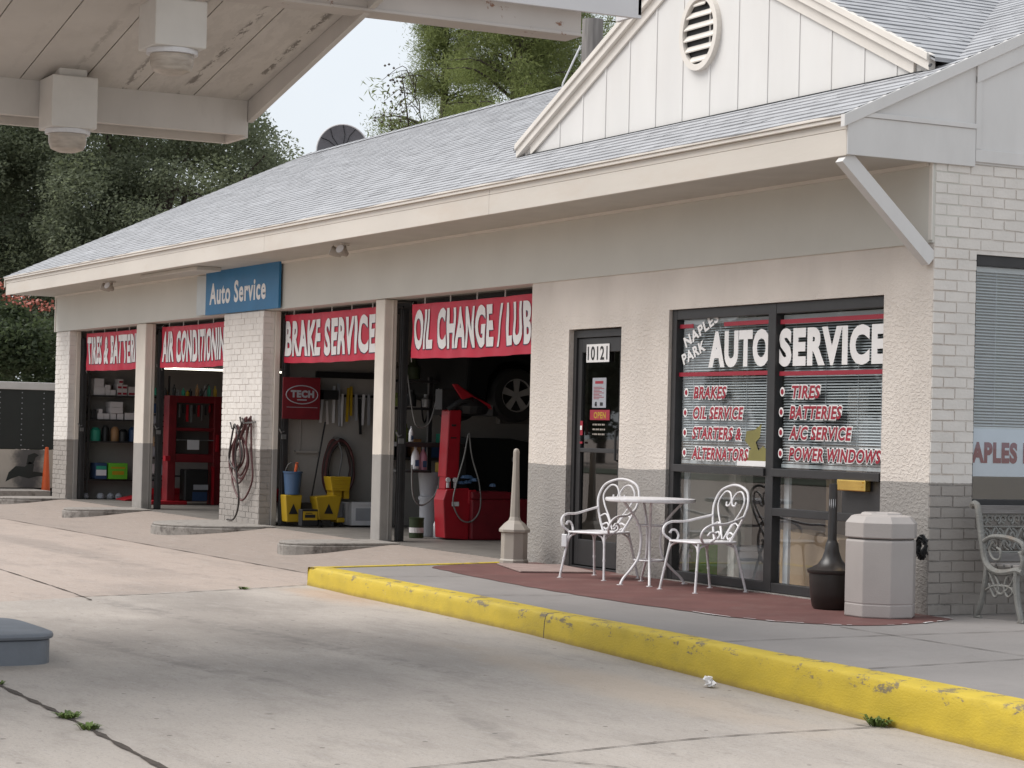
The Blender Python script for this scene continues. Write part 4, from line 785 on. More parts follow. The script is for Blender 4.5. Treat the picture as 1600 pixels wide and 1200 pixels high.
# ------------------------------------------------------------------ bench
bn = thing('park_bench', 'grey cast iron and timber bench against the brick side wall', 'bench', (.45, 1.0, 0))
def bench_end(y):
    mb = MB(); w_ = .028
    def bar(pts, r, sm=6): mb.tube([(x, y, z) for x, z in pts], r, 8, smooth=sm)
    bar([(.155, .80), (.175, .825), (.215, .81), (.245, .70), (.275, .55), (.31, .43), (.36, .375), (.45, .345), (.55, .35), (.66, .37), (.72, .36)], .024)
    bar([(.335, .40), (.325, .30), (.30, .18), (.26, .07), (.22, .0)], [.022, .02]); bar([(.22, .008), (.28, .008)], .016)
    bar([(.66, .36), (.655, .28), (.67, .16), (.70, .06), (.72, .0)], [.024, .022]); bar([(.69, .008), (.75, .008)], .016)
    bar([(.295, .56), (.38, .595), (.52, .60), (.64, .585), (.71, .56), (.73, .52), (.71, .49), (.685, .50)], .017); bar([(.70, .50), (.72, .44), (.70, .37)], .018)
    bar([(.36, .34), (.40, .28), (.44, .22), (.50, .19), (.53, .23), (.50, .26)], .009); bar([(.64, .33), (.60, .27), (.55, .22), (.48, .19), (.45, .22), (.48, .26)], .009)
    bar([(.37, .36), (.42, .33), (.47, .25), (.46, .19), (.42, .17), (.36, .26)], .009); bar([(.62, .34), (.56, .32), (.53, .25), (.56, .18), (.61, .20), (.64, .27)], .009)
    bar([(.31, .2), (.40, .24), (.5, .25), (.6, .24), (.68, .16)], .01); bar([(.40, .56), (.36, .50), (.40, .44), (.47, .44), (.48, .50), (.44, .52)], .009)
    return obj('end_frame', mb, 'grey_cast', bn, smooth=True)
bench_end(.27); bench_end(1.6)
for z, x in ((.785, .19), (.44, .285)):
    mb = MB(); mb.box(x, x+.022, .28, 1.6, z-.03, z+.03); obj('back_slat', mb, 'bench_wood', bn, bevel=.004)
for q in range(4): mb = MB(); mb.box(.34+q*.085, .34+q*.085+.065, .285, 1.6, .385, .405); obj('seat_slat', mb, 'bench_wood', bn, bevel=.004)
mb = MB(); BP = lambda y, z: (.19+(.76-z)*.27, y, z)
mb.tube([BP(.30, .755), BP(1.58, .755)], .012, 6); mb.tube([BP(.30, .475), BP(1.58, .475)], .012, 6); mb.tube([BP(.30, .66), BP(1.58, .66)], .008, 6); mb.tube([BP(.31, .755), BP(.31, .475)], .012, 6)
def spiral(c, r, a0, turns, sgn): return [BP(c[0]+r*(1-q/14*.75)*math.cos(a0+sgn*q/14*turns*6.283), c[1]+r*(1-q/14*.75)*math.sin(a0+sgn*q/14*turns*6.283)) for q in range(15)]
for i in range(10):
    cy = .37+i*.125
    mb.tube(spiral((cy-.03, .715), .034, -1.57, 1.3, 1), .0095, 6); mb.tube(spiral((cy+.03, .715), .034, -1.57, 1.3, -1), .0095, 6)
    mb.tube(spiral((cy-.03, .60), .045, 1.57, 1.2, -1), .010, 6); mb.tube(spiral((cy+.03, .535), .045, -1.57, 1.2, -1), .010, 6)
    mb.tube([BP(cy-.06, .66), BP(cy, .57), BP(cy+.06, .49)], .009, 6, smooth=4); mb.tube([BP(cy+.06, .65), BP(cy+.02, .60), BP(cy-.05, .5)], .009, 6, smooth=4)
obj('back_panel', mb, 'grey_cast', bn, smooth=True)
# ------------------------------------------------------------------ inside the office
def carton(x0, x1, y0, y1, z0, z1, m, label, cat='box', flap=None, printed=None, group=None, name='carton'):
    t = thing(name, label, cat, ((x0+x1)/2, (y0+y1)/2, z0), group); mb = MB(); mb.box(x0, x1, y0, y1, z0, z1); obj('body', mb, m, t, bevel=.004)
    if printed: printed(t)
    return t
mb = MB(); mb.box(-6.09, -3.9, 1.0, 1.08, 0, 3.2); mb.box(-2.9, -1.15, 2.6, 2.68, 0, 3.2); pt = obj('partition', mb, 'partition', shop)
mb = MB(); mb.box(-3.41, -3.31, .50, .56, 0, 2.4); obj('window_post', mb, 'partition', shop, bevel=.004)
mb = MB(); mb.box(-3.57, -3.50, .135, .16, .02, .95); mb.box(-2.04, -1.97, .135, .16, .02, .95); obj('white_reveal', mb, 'blind', shop)
def gprint(t):
    mb = MB()
    for i in range(3): mb.box(-4.06+.02*i, -3.82-.03*i, .398, .3995, .235-i*.05, .26-i*.05)
    obj('print', mb, 'white_vinyl', t); mb = MB(); mb.lathe([(.03, 0), (.03, .002)], (0, 0, 0), 12); mb.v = [(-3.9+x, .3985+z, .07+y) for x, y, z in mb.v]; obj('emblem', mb, 'sign_red', t)
carton(-4.12, -3.75, .40, .62, 0.0, .30, 'green_box', 'bright green carton inside the front window', printed=gprint)
def bprint(t): plate('print', -4.33, -4.17, .05, .15, .399, 'white_vinyl', t, .001); plate('stripe', -4.33, -4.17, .15, .20, .399, 'teal_box', t, .001)
carton(-4.34, -4.16, .40, .62, 0.0, .29, 'navy_box', 'dark blue carton with teal stripe beside the bright green carton in the window', printed=bprint)
t = thing('waste_basket', 'grey white waste basket standing inside the front window', 'waste basket', (-3.4, .62, 0)); mb = MB(); mb.lathe([(.16, 0), (.19, .27), (.205, .28), (.205, .31), (.19, .31), (.155, .02), (.001, .02)], (-3.36, .72, .002), 22); obj('body', mb, 'grey_pl', t, smooth=True)
mb = MB(); mb.ext([(-2.56, .42, .001), (-1.6, .30, .001), (-1.56, .34, .47), (-2.60, .46, .50)], (.05, .30, 0)); bx = tag(obj('cardboard_box', mb, 'carton', bevel=.004), 'large brown cardboard box inside the window beside the smokers pole', 'box')
mb = MB(); mb.box(-2.24, -2.02, .9, .95, 0.02, 1.7); mb.box(-1.86, -1.3, .95, 1.0, .05, .93); tag(obj('display_board', mb, 'partition'), 'pale upright boards leaning behind the cardboard box in the window', 'board')
mb = MB(); mb.box(-1.965, -1.895, .5, .53, .05, 1.0); tag(obj('wooden_board', mb, 'carton'), 'narrow brown board upright behind the smokers pole in the window', 'board')
t = thing('office_chair', 'dark blue chair back dimly seen through the front window', 'chair', (-2.35, 1.3, 0)); mb = MB(); mb.box(-2.66, -2.3, 1.3, 1.4, .62, 1.05); obj('backrest', mb, 'navy_box', t, bevel=.03); mb = MB(); mb.box(-2.68, -2.2, 1.4, 1.85, .45, .53); obj('seat', mb, 'navy_box', t, bevel=.02); mb = MB(); mb.tube([(-2.44, 1.62, .02), (-2.44, 1.62, .45)], .03, 8); mb.box(-2.7, -2.2, 1.59, 1.65, .01, .05); mb.box(-2.47, -2.41, 1.35, 1.9, .01, .05); obj('pedestal', mb, 'black', t)
# ------------------------------------------------------------------ bay with the mop buckets (third from the left)
t = thing('parts_cabinet', 'red wall cabinet marked TECH behind the mop bucket bay', 'cabinet', (-13.3, .4, 1.36))
mb = MB(); mb.box(-13.45, -13.12, .40, .66, 1.355, 1.89); mb.v = [(x, y-.0, z) for x, y, z in mb.v]; obj('body', mb, 'red_rack', t, bevel=.006)
mb = MB(); mb.box(-13.119, -13.105, .145, .655, 1.36, 1.885); obj('door', mb, 'red_dull', t, bevel=.004)
mb = MB(); mb.tube([(-13.104, .405+math.cos(q*.2618)*.215, 1.668+math.sin(q*.2618)*.115) for q in range(24)], .007, 5, closed=True); text(mb, 'TECH', (-13.103, .255, 1.635), (0, 1, 0), FZ, .31, .085, .06); mb.box(-13.104, -13.102, .34, .47, 1.595, 1.61); mb.box(-13.104, -13.102, .20, .62, 1.505, 1.511); obj('lettering', mb, 'grey_pl', t)
t = thing('wiper_rack', 'wall rack hung with wiper blades and strips above the hose reel', 'rack', (-13.4, 1.05, 1.7))
mb = MB(); mb.box(-13.44, -13.40, .70, 1.75, 1.66, 1.69); mb.box(-13.44, -13.2, .74, .95, 1.62, 1.74); mb.box(-13.44, -13.38, .72, 1.7, 1.9, 1.98); obj('rail', mb, 'black', t)
for q, (y, z, L, mm) in enumerate(((.80, 1.64, .32, 'white_pl'), (.86, 1.60, .30, 'paper_box'), (.96, 1.80, .48, 'white_pl'), (1.02, 1.83, .55, 'grey_pl'), (1.08, 1.70, .42, 'white_pl'), (1.16, 1.78, .44, 'yellow_pl'), (1.20, 1.80, .38, 'yellow_pl'), (1.27, 1.70, .34, 'grey_pl'), (1.32, 1.64, .46, 'black'), (1.38, 1.7, .4, 'white_pl'), (1.45, 1.7, .4, 'grey_pl'))):
    mb = MB(); mb.box(-13.39, -13.37, y-.016, y+.016, z-L, z, R=Matrix.Rotation(R_(rng.uniform(-6, 6)), 3, 'X'), c=(-13.38, y, z)); obj('blade', mb, mm, t)
mb = MB(); mb.tube([(-13.2, .60, .30), (-13.30, .815, 1.33)], .011, 6); hs_ = thing('broom', 'dark broom leaning on the wall of the mop bucket bay', 'broom', (-13.2, .6, 0)); obj('handle', mb, 'black', hs_); mb = MB(); mb.box(-13.24, -13.12, .44, .72, .02, .3); obj('brush', mb, 'black', hs_)
t = thing('hose_reel', 'thick brown hose coiled on the wall above the white crate', 'hose', (-13.35, 1.02, .75))
for q in range(6):
    mb = MB(); r_ = 1-.035*q; mb.tube([(-13.40+.035*(q % 3), 1.045+math.cos(a)*.205*r_*(1-.06*math.sin(a))+rng.normal(0, .006), .735+math.sin(a)*.385*r_+rng.normal(0, .006)) for a in np.linspace(0, 6.0, 18)], .02, 7, smooth=3, closed=True); obj('hose_loop', mb, 'hose_dark' if q % 2 else 'hose', t, smooth=True)
mb = MB(); mb.tube([(-13.33, 1.0, 1.12), (-13.30, 1.06, .9), (-13.31, 1.02, .6), (-13.3, 1.05, .45)], .012, 6, smooth=4); mb.box(-13.45, -13.33, .99, 1.03, 1.08, 1.14); obj('hose_tail', mb, 'steel', t)
t = thing('mop_bucket', 'yellow mop bucket with wringer and wheels in the bay with the TECH cabinet', 'mop bucket', (-13.0, .72, 0))
mb = MB(); mb.ext([(-13.16, .62, .09), (-13.16, .86, .09), (-13.16, .925, .41), (-13.16, .56, .385)], (.22, 0, 0)); mb.box(-13.16, -12.94, .86, .97, .06, .12); mb.ext([(-13.16, .80, .36), (-13.16, .93, .36), (-13.16, .93, .47), (-13.16, .80, .47)], (.2, 0, 0)); obj('tub', mb, 'yellow_pl', t, bevel=.012)
mb = MB(); mb.ext([(-13.14, .78, .46), (-13.14, 1.01, .46), (-13.14, 1.03, .64), (-13.14, .74, .64)], (.22, 0, 0)); mb.box(-13.1, -12.96, .96, 1.03, .36, .47)
for q in range(3): mb.box(-12.925, -12.915, .77, 1.0, .49+q*.05, .505+q*.05)
obj('wringer', mb, 'yellow_pl', t, bevel=.01)
mb = MB(); mb.ext([(-12.936, .68, .17), (-12.936, .80, .17), (-12.936, .74, .30)], (.003, 0, 0)); obj('hazard_mark', mb, 'black', t)
for y in (.65, .92):
    for x in (-13.12, -12.97): mb = MB(); mb.lathe([(.001, -.015), (.035, -.015), (.035, .015), (.001, .015)], (0, 0, 0), 12); mb.v = [(x+a, y+c, .038+b) for a, b, c in mb.v]; obj('wheel', mb, 'black', t)
t = thing('yellow_tub', 'yellow tub with black triangle mark beneath the blue bucket', 'tub', (-13.2, .28, 0)); mb = MB(); mb.ext([(-13.22, .22, .06), (-13.22, .39, .06), (-13.22, .42, .40), (-13.22, .19, .40)], (.18, 0, 0)); obj('body', mb, 'yellow_pl', t, bevel=.012); mb = MB(); mb.ext([(-13.037, .24, .16), (-13.037, .36, .16), (-13.037, .30, .29)], (.003, 0, 0)); obj('mark', mb, 'black', t)
t = thing('blue_bucket', 'blue bucket standing on the yellow tub', 'bucket', (-13.2, .27, .41)); mb = MB(); mb.lathe([(.095, 0), (.118, .27), (.127, .275), (.127, .29), (.115, .29), (.09, .02), (.001, .02)], (-13.12, .315, .405), 20); obj('body', mb, 'blue_pl', t, smooth=True); mb = MB(); mb.tube([(-13.12, .20, .67), (-13.08, .24, .79), (-13.08, .34, .80), (-13.12, .43, .67)], .005, 5, smooth=5); obj('handle', mb, 'steel', t)
mb = MB(); mb.tube([(-13.12, .33, .55), (-13.1, .36, .81)], .02, 8); tag(obj('scrub_brush', mb, 'orange'), 'orange brush standing in the blue bucket', 'brush')
t = thing('battery_case', 'small black case with yellow label in front of the yellow tubs', 'case', (-12.8, .38, 0)); mb = MB(); mb.box(-12.92, -12.80, .32, .54, .02, .23); obj('body', mb, 'black', t, bevel=.008); mb = MB(); mb.box(-12.799, -12.796, .335, .53, .095, .205); obj('label', mb, 'yellow_pl', t); mb = MB(); mb.box(-12.795, -12.793, .36, .50, .125, .165); mb.box(-12.795, -12.793, .37, .46, .178, .188); obj('print', mb, 'black', t)
t = thing('white_crate', 'white plastic crate under the hose coil', 'crate', (-13.2, 1.25, 0)); mb = MB(); mb.box(-13.35, -13.0, 1.09, 1.48, .02, .03); mb.box(-13.35, -13.34, 1.09, 1.48, .03, .31); mb.box(-13.01, -13.0, 1.09, 1.48, .03, .31); mb.box(-13.34, -13.01, 1.09, 1.1, .03, .31); mb.box(-13.34, -13.01, 1.47, 1.48, .03, .31); mb.box(-12.998, -12.985, 1.08, 1.49, .28, .315); obj('body', mb, 'white_pl', t); mb = MB(); mb.box(-12.999, -12.996, 1.14, 1.44, .08, .24); obj('label', mb, 'grey_pl', t)
t = thing('grey_canister', 'grey canister beside the white crate', 'canister', (-13.25, .99, 0)); mb = MB(); mb.lathe([(.07, 0), (.075, .01), (.075, .27), (.05, .3), (.001, .3)], (-13.28, 1.0, .002), 16); obj('body', mb, 'grey_pl', t, smooth=True)
mb = MB(); mb.tube([(-13.435, .53, 1.36), (-13.435, .53, .95)], .012, 6); mb.box(-13.45, -13.40, .46, .76, .93, .955); tag(obj('conduit', mb, 'int_wall'), 'wall conduit and ledge below the TECH cabinet', 'conduit')
# ------------------------------------------------------------------ bay with the tyre changer (fourth)
t = thing('tyre_changer', 'red tyre changing machine with hose in the oil change bay', 'tyre changer', (-10.1, 1.05, 0))
mb = MB(); mb.ext([(-10.26, .95, .02), (-10.26, 1.24, .0), (-10.26, 1.28, .46), (-10.26, 1.25, .60), (-10.26, .96, .58), (-10.26, .92, .46)], (.26, 0, 0)); mb.box(-10.25, -10.002, 1.20, 1.26, .0, .5); obj('base_cabinet', mb, 'red_mach', t, bevel=.012)
mb = MB(); mb.ext([(-10.27, .97, .72), (-10.27, 1.14, .70), (-10.27, 1.16, 1.50), (-10.27, 1.0, 1.50)], (.21, 0, 0)); mb.ext([(-10.24, .97, .58), (-10.24, 1.05, .58), (-10.24, 1.05, .74), (-10.24, .98, .74)], (.17, 0, 0)); obj('column', mb, 'red_mach', t, bevel=.012)
mb = MB(); mb.box(-10.3, -10.1, .99, 1.27, .57, .74); mb.box(-10.059, -10.05, 1.03, 1.09, 1.31, 1.335); mb.box(-10.059, -10.05, 1.02, 1.1, 1.17, 1.185)
mb.lathe([(.001, 0), (.22, .03), (.26, .12), (.2, .22), (.001, .25)], (-10.25, 1.33, 1.43), 18); mb.box(-10.28, -10.1, .92, 1.16, 1.50, 1.74); mb.tube([(-10.1, 1.0, 1.5), (-10.05, 1.2, 1.62), (-10.1, 1.45, 1.5)], .04, 8, smooth=4); obj('mount_head', mb, 'black', t, bevel=.01)
mb = MB(); mb.ext([(-10.06, 1.02, 1.80), (-10.06, 1.08, 1.80), (-10.06, 1.52, 1.53), (-10.06, 1.50, 1.57), (-10.06, 1.28, 1.66), (-10.06, 1.15, 1.62)], (.04, 0, 0)); obj('red_arm', mb, 'red_mach', t, bevel=.006)
mb = MB(); mb.box(-10.34, -9.95, 1.262, 2.4, .0, .47); mb.box(-10.34, -9.95, 1.262, 1.8, .4701, .56); obj('bead_breaker', mb, 'red_dull', t, bevel=.02)
mb = MB(); mb.tube([(-9.98, 1.21, 1.22), (-9.96, 1.15, .95), (-9.95, 1.05, .62), (-9.94, 1.02, .42), (-9.94, 1.12, .24), (-9.94, 1.26, .22), (-9.95, 1.37, .36), (-9.96, 1.36, .65), (-9.98, 1.27, .95), (-9.98, 1.22, 1.24)], .009, 6, smooth=7); obj('air_line', mb, 'hose_grey', t, smooth=True)
mb = MB()
for y in (1.0, 1.09): mb.lathe([(.001, -.01), (.028, -.008), (.028, .01), (.001, .012)], (0, 0, 0), 12); k0 = len(mb.v)-12*4; mb.v[k0:] = [(-10.05+c, y+a, .69+b) for a, b, c in mb.v[k0:]]
mb.box(-10.06, -10.04, .985, 1.01, .60, .66); mb.box(-10.06, -10.04, 1.075, 1.1, .60, .66); mb.box(-9.999, -9.995, 1.03, 1.12, .39, .44); obj('gauge', mb, 'white_pl', t)
mb = MB(); mb.box(-10.03, -9.99, 1.24, 1.34, .42, .58); obj('tool_pocket', mb, 'red_mach', t, bevel=.008)
t = thing('blue_rag', 'blue rags lying on the tyre changing machine', 'rag', (-10.1, 1.3, .58)); mb = MB()
for _ in range(6): c = (-10.1+rng.normal(0, .05), 1.25+rng.normal(0, .12), .60+rng.uniform(0, .12)); mb.lathe([(.001, 0), (.06, .01), (.045, .04), (.001, .05)], c, 7, rng.uniform(0, 3), rng.uniform(.6, 1.4), rng.uniform(.6, 1.4))
obj('cloth', mb, 'blue_pl', t, smooth=True)
def bottle(x, y, z, h, r, m, label, jug=False):
    t = thing('bottle', label, 'bottle', (x, y, z)); mb = MB(); mb.lathe([(r*.92, 0), (r, h*.04), (r, h*.55), (r*.75, h*.72), (r*.32, h*.85), (r*.30, h*.93), (.001, h*.93)], (x, y, z), 14); obj('body', mb, m, t, smooth=True)
    mb = MB(); mb.lathe([(r*.36, h*.90), (r*.36, h), (.001, h)], (x, y, z), 10); obj('cap', mb, 'paper_box' if jug else 'grey_pl', t)
    if jug: mb = MB(); mb.tube([(x+.02, y+r*.5, z+h*.78), (x+.02, y+r*1.05, z+h*.72), (x+.02, y+r*1.0, z+h*.5)], .010, 6, smooth=4); obj('handle', mb, m, t)
    else: mb = MB(); mb.box(x+r*.985, x+r*1.01, y-r*.5, y+r*.5, z+h*.12, z+h*.4); obj('label', mb, 'blue_pl', t)
bottle(-10.35, 1.06, .002, .29, .085, 'white_pl', 'white gallon jug on the floor beside the red tyre machine', True)
bottle(-10.6, .835, .80, .27, .05, 'white_pl', 'white bottle on the bench shelf left of the red machine'); bottle(-10.6, .935, .79, .27, .05, 'pink_pl', 'pinkish bottle on the bench shelf left of the red machine')
bottle(-10.7, .82, 1.12, .18, .03, 'white_pl', 'small white bottle standing on the upper bench top')
t = thing('bench_rack', 'cluttered dark steel workbench left of the red tyre machine', 'workbench', (-10.9, 1.0, 0))
mb = MB(); mb.box(-11.4, -10.5, .66, 1.45, 1.06, 1.11); mb.box(-11.4, -10.5, .66, 1.0, .76, .785); mb.box(-11.4, -11.35, .66, .7, 0, 1.9); mb.box(-11.4, -11.35, 1.35, 1.4, 0, 1.9); mb.box(-11.4, -11.3, .66, 1.4, 1.5, 1.53); mb.box(-11.4, -11.2, .66, 1.4, 1.83, 1.86); obj('frame', mb, 'dark_frame', t)
for q, (y, z, w_, h_, mm) in enumerate(((.80, 1.2, .12, .18, 'leaf_cyp'), (.98, 1.2, .16, .22, 'leaf_cyp'), (1.08, 1.54, .12, .2, 'black'), (.86, 1.54, .2, .16, 'leaf_cyp'), (.84, 1.87, .15, .2, 'int_dark'), (1.1, 1.87, .16, .24, 'leaf_shrub'), (1.28, 1.54, .1, .15, 'steel'))):
    mb = MB(); mb.lathe([(w_*.5, 0), (w_*.55, h_*.6), (w_*.3, h_*.8), (w_*.3, h_), (.001, h_)], (-11.28, y, z-(.09 if z < 1.3 else 0)), 10); o = obj('supply_can', mb, mm, None, smooth=True); tag(o, 'dim supply containers on the racks behind the red tyre machine', 'container', 'supply containers on the dark rack')
mb = MB(); mb.tube([(-10.5, .66, 1.9), (-10.48, .72, 1.5), (-10.46, .78, 1.3), (-10.48, .95, 1.35), (-10.52, 1.08, 1.75)], .008, 6, smooth=5); mb.tube([(-10.45, .72, .85), (-10.44, .74, .5), (-10.44, .85, .38), (-10.44, 1.02, .5), (-10.45, 1.1, .72)], .011, 6, smooth=5); tag(obj('grease_hose', mb, 'hose_grey'), 'thin grey hoses looping in front of the dark workbench', 'hose')
t = thing('grey_bin', 'tall grey plastic bin behind the white gallon jug', 'bin', (-10.75, 1.1, 0)); mb = MB(); mb.lathe([(.11, 0), (.12, .02), (.125, .42), (.14, .44), (.14, .47), (.12, .48), (.145, .70), (.15, .76), (.001, .76)], (-10.75, 1.11, .002), 16); obj('body', mb, 'grey_pl', t, smooth=True)
mb = MB(); mb.box(-10.7, -10.6, 1.14, 1.24, .765, .88); tag(obj('yellow_box', mb, 'yellow_pl', bevel=.004), 'small yellow box on the tall grey bin', 'box')
t = thing('paint_can', 'dark printed can on the floor beside the white gallon jug', 'can', (-10.4, .8, 0)); mb = MB(); mb.lathe([(.085, 0), (.085, .22), (.09, .225), (.09, .235), (.001, .235)], (-10.45, .80, .002), 16); obj('body', mb, 'leaf_shrub', t, smooth=True); mb = MB(); mb.lathe([(.0865, .06), (.0865, .12)], (-10.45, .80, .002), 16); mb.f = mb.f[:-2]; obj('label', mb, 'paper_box', t)
# car on the lift
t = thing('raised_car', 'dark car raised on a lift in the oil change bay', 'car', (-11.4, 3.9, 1.4))
def wheel(x, y, z, s_=1):
    mb = MB(); mb.lathe([(.20, -.10), (.30, -.10), (.325, -.06), (.325, .06), (.30, .10), (.20, .10), (.19, .0)], (0, 0, 0), 32); mb.v = [(x+c*s_, y+a, z+b) for a, b, c in mb.v]; w_ = obj('wheel', mb, 'tyre', t, smooth=True)
    mb = MB(); mb.tube([(x+.085*s_, y+math.cos(q*.2618)*.20, z+math.sin(q*.2618)*.20) for q in range(24)], .016, 6, closed=True); mb.lathe([(.001, 0), (.045, 0), (.045, .02), (.001, .025)], (0, 0, 0), 12); k0 = len(mb.v)-48; mb.v[k0:] = [(x+(.06+c)*s_, y+a, z+b) for a, b, c in mb.v[k0:]]
    for q in range(5):
        a = q*1.2566+.3; d = Vector((0, math.cos(a), math.sin(a))); e = Vector((0, -math.sin(a), math.cos(a))); c = Vector((x+.07*s_, y, z))
        mb.ext([c+d*.03+e*.028, c+d*.03-e*.028, c+d*.20-e*.045, c+d*.20+e*.045], (.018*s_, 0, 0))
    obj('rim', mb, 'alloy', w_)
CX, CY = -1.4, .71
for x, sg_ in ((-9.2, 1), (-10.75, -1)):
    for y in (1.40, 4.1): wheel(x+CX, y+CY, 1.70, sg_)
mb = MB(); mb.ext([(CX-9.12, y+CY, z) for y, z in ((.72, 1.68), (1.0, 1.60), (1.04, 1.9), (1.2, 2.08), (1.4, 2.12), (1.6, 2.08), (1.76, 1.9), (1.8, 1.60), (3.7, 1.60), (3.75, 1.9), (4.1, 2.12), (4.45, 1.9), (4.5, 1.6), (5.1, 1.7), (5.1, 2.3), (4.4, 2.45), (3.6, 2.95), (2.5, 2.95), (1.8, 2.42), (.76, 2.28))], (-1.7, 0, 0)); obj('body', mb, 'car_paint', t, bevel=.04)
mb = MB(); mb.box(CX-10.8, CX-9.14, CY+1.1, CY+4.6, 1.45, 1.58); obj('underbody', mb, 'black', t)
t = thing('car_lift', 'dark steel lift post carrying the raised car', 'lift', (-10.3, 3.3, 0)); mb = MB(); mb.box(-10.35, -10.1, 3.2, 3.5, 0, 3.1); mb.box(-12.2, -10.35, 3.25, 3.42, 1.36, 1.449); mb.box(-11.2, -11.1, 2.2, 4.9, 1.36, 1.449); obj('post', mb, 'int_dark', t)
t = thing('low_cabinet', 'low dark cabinet with sloping top behind the taupe receptacle', 'cabinet', (-10.2, 2.6, 0)); mb = MB(); mb.ext([(-11.2, 1.5, 0), (-11.2, 3.6, 0), (-11.2, 3.6, .92), (-11.2, 2.1, 1.18), (-11.2, 1.5, 1.18)], (.6, 0, 0)); obj('body', mb, 'car_paint', t, bevel=.01)
t = thing('hanging_hoses', 'belts and hoses hanging high on the wall left of the raised car', 'belts', (-13.3, 3, 2.0))
for q in range(14):
    y = 1.75+q*.17; z = rng.uniform(1.9, 2.4); L = rng.uniform(.3, .7); mb = MB(); mb.tube([(-13.40, y, z), (-13.38, y-.05, z-L*.6), (-13.38, y, z-L), (-13.38, y+.06, z-L*.6)], .012, 5, smooth=4, closed=True); obj('belt', mb, ('black', 'hose_dark', 'navy_box')[q % 3], t)
for q in range(11):
    y = 1.6+q*.21; h_ = rng.uniform(.12, .34); mb = MB(); mb.box(-13.40, -13.18, y, y+rng.uniform(.1, .19), .9, .9+h_); tag(obj('parts_box', mb, ('int_dark', 'black', 'wood', 'navy_box', 'teal_box')[q % 5], bevel=.004), 'dim boxes along the ledge behind the red tyre machine', 'box', 'dim boxes on the far ledge')
mb = MB(); mb.box(-13.44, -13.15, 1.56, 4.2, .86, .899); tag(obj('ledge', mb, 'dark_frame'), 'dark wall ledge behind the red tyre machine', 'shelf')
# ------------------------------------------------------------------ left bays: shelves, boxes, red rack
t = thing('wall_shelf', 'dark steel shelving with cartons on the end wall of the leftmost bay', 'shelf', (-22.4, .9, 0))
for z in (1.695, 1.30, .945, .32): mb = MB(); mb.box(-22.6, -22.18, .36, 1.75, z-.02, z); obj('board', mb, 'dark_frame', t)
for y in (.365, 1.72):
    for x in (-22.59, -22.2): mb = MB(); mb.box(x, x+.03, y, y+.03, 0, 2.05); obj('upright', mb, 'dark_frame', t)
mb = MB(); mb.tube([(-22.3, .42, 1.66), (-22.5, .45, 1.40)], .02, 5); obj('bracket', mb, 'dark_frame', t)
for q, (y0, y1, z0, z1) in enumerate(((.47, .65, 1.70, 1.83), (.47, .63, 1.832, 1.97), (.66, .74, 1.70, 1.80), (.745, .83, 1.70, 1.79), (.655, .74, 1.802, 1.87), (.54, .64, 1.305, 1.40), (.645, .74, 1.305, 1.40), (.75, .96, 1.405, 1.50), (.75, .96, 1.502, 1.595), (.76, .85, 1.305, 1.40), (.87, .97, 1.305, 1.40), (1.0, 1.16, 1.305, 1.42), (1.19, 1.4, 1.305, 1.45), (.56, .62, 1.402, 1.47))):
    mb = MB(); x = rng.uniform(0, .04); mb.box(-22.5+x, -22.22+x*.5, y0, y1, z0, z1); tag(obj('parts_box', mb, 'paper_box', bevel=.003), 'white parts boxes on the upper shelves of the leftmost bay', 'box', 'white parts boxes on the shelves')
for q, (y0, y1, z0, z1) in enumerate(((.86, .94, 1.70, 1.80), (.945, 1.03, 1.70, 1.80), (.86, .94, 1.802, 1.89), (.945, 1.03, 1.802, 1.88), (.88, .96, 1.892, 1.97), (1.05, 1.2, 1.70, 1.85))):
    t2 = thing('oil_filter_box', 'white and red filter boxes on the top shelf of the leftmost bay', 'box', (-22.3, (y0+y1)/2, z0), 'red and white filter boxes'); mb = MB(); mb.box(-22.45, -22.22, y0, y1, z0, z1); obj('body', mb, 'paper_box', t2, bevel=.003); mb = MB(); mb.box(-22.2195, -22.217, y0+.008, y1-.008, z0+.015, z0+.05); obj('stripe', mb, 'sign_red', t2)
mb = MB(); mb.box(-22.45, -22.22, .45, .52, 1.305, 1.46); tag(obj('black_case', mb, 'black', bevel=.004), 'dark narrow case at the end of the second shelf', 'case')
for q, (y, r_, h_) in enumerate(((.55, .09, .22), (.72, .06, .26), (.88, .07, .24), (1.02, .08, .2), (1.2, .09, .24))): mb = MB(); mb.lathe([(r_, 0), (r_, h_*.8), (r_*.5, h_), (.001, h_)], (-22.35, y, .947), 12); tag(obj('supply_can', mb, ('teal_box', 'black', 'wood', 'black', 'navy_box')[q], smooth=True), 'dim cans on the third shelf of the leftmost bay', 'container', 'dim cans on the shelf')
def gp2(t): 
    mb = MB(); mb.box(-22.119, -22.116, .76, 1.0, .50, .53); mb.box(-22.119, -22.116, .78, .98, .40, .46); obj('print', mb, 'yellow_pl', t)
carton(-22.42, -22.12, .72, 1.04, .33, .59, 'green_box', 'bright green carton on the low shelf of the leftmost bay', printed=gp2)
def bp2(t): mb = MB(); mb.box(-22.119, -22.116, .51, .68, .385, .48); obj('print', mb, 'white_pl', t); mb = MB(); mb.box(-22.119, -22.116, .51, .68, .485, .54); obj('stripe', mb, 'teal_box', t)
carton(-22.42, -22.12, .50, .69, .33, .59, 'navy_box', 'dark blue carton beside the green carton on the low shelf', printed=bp2)
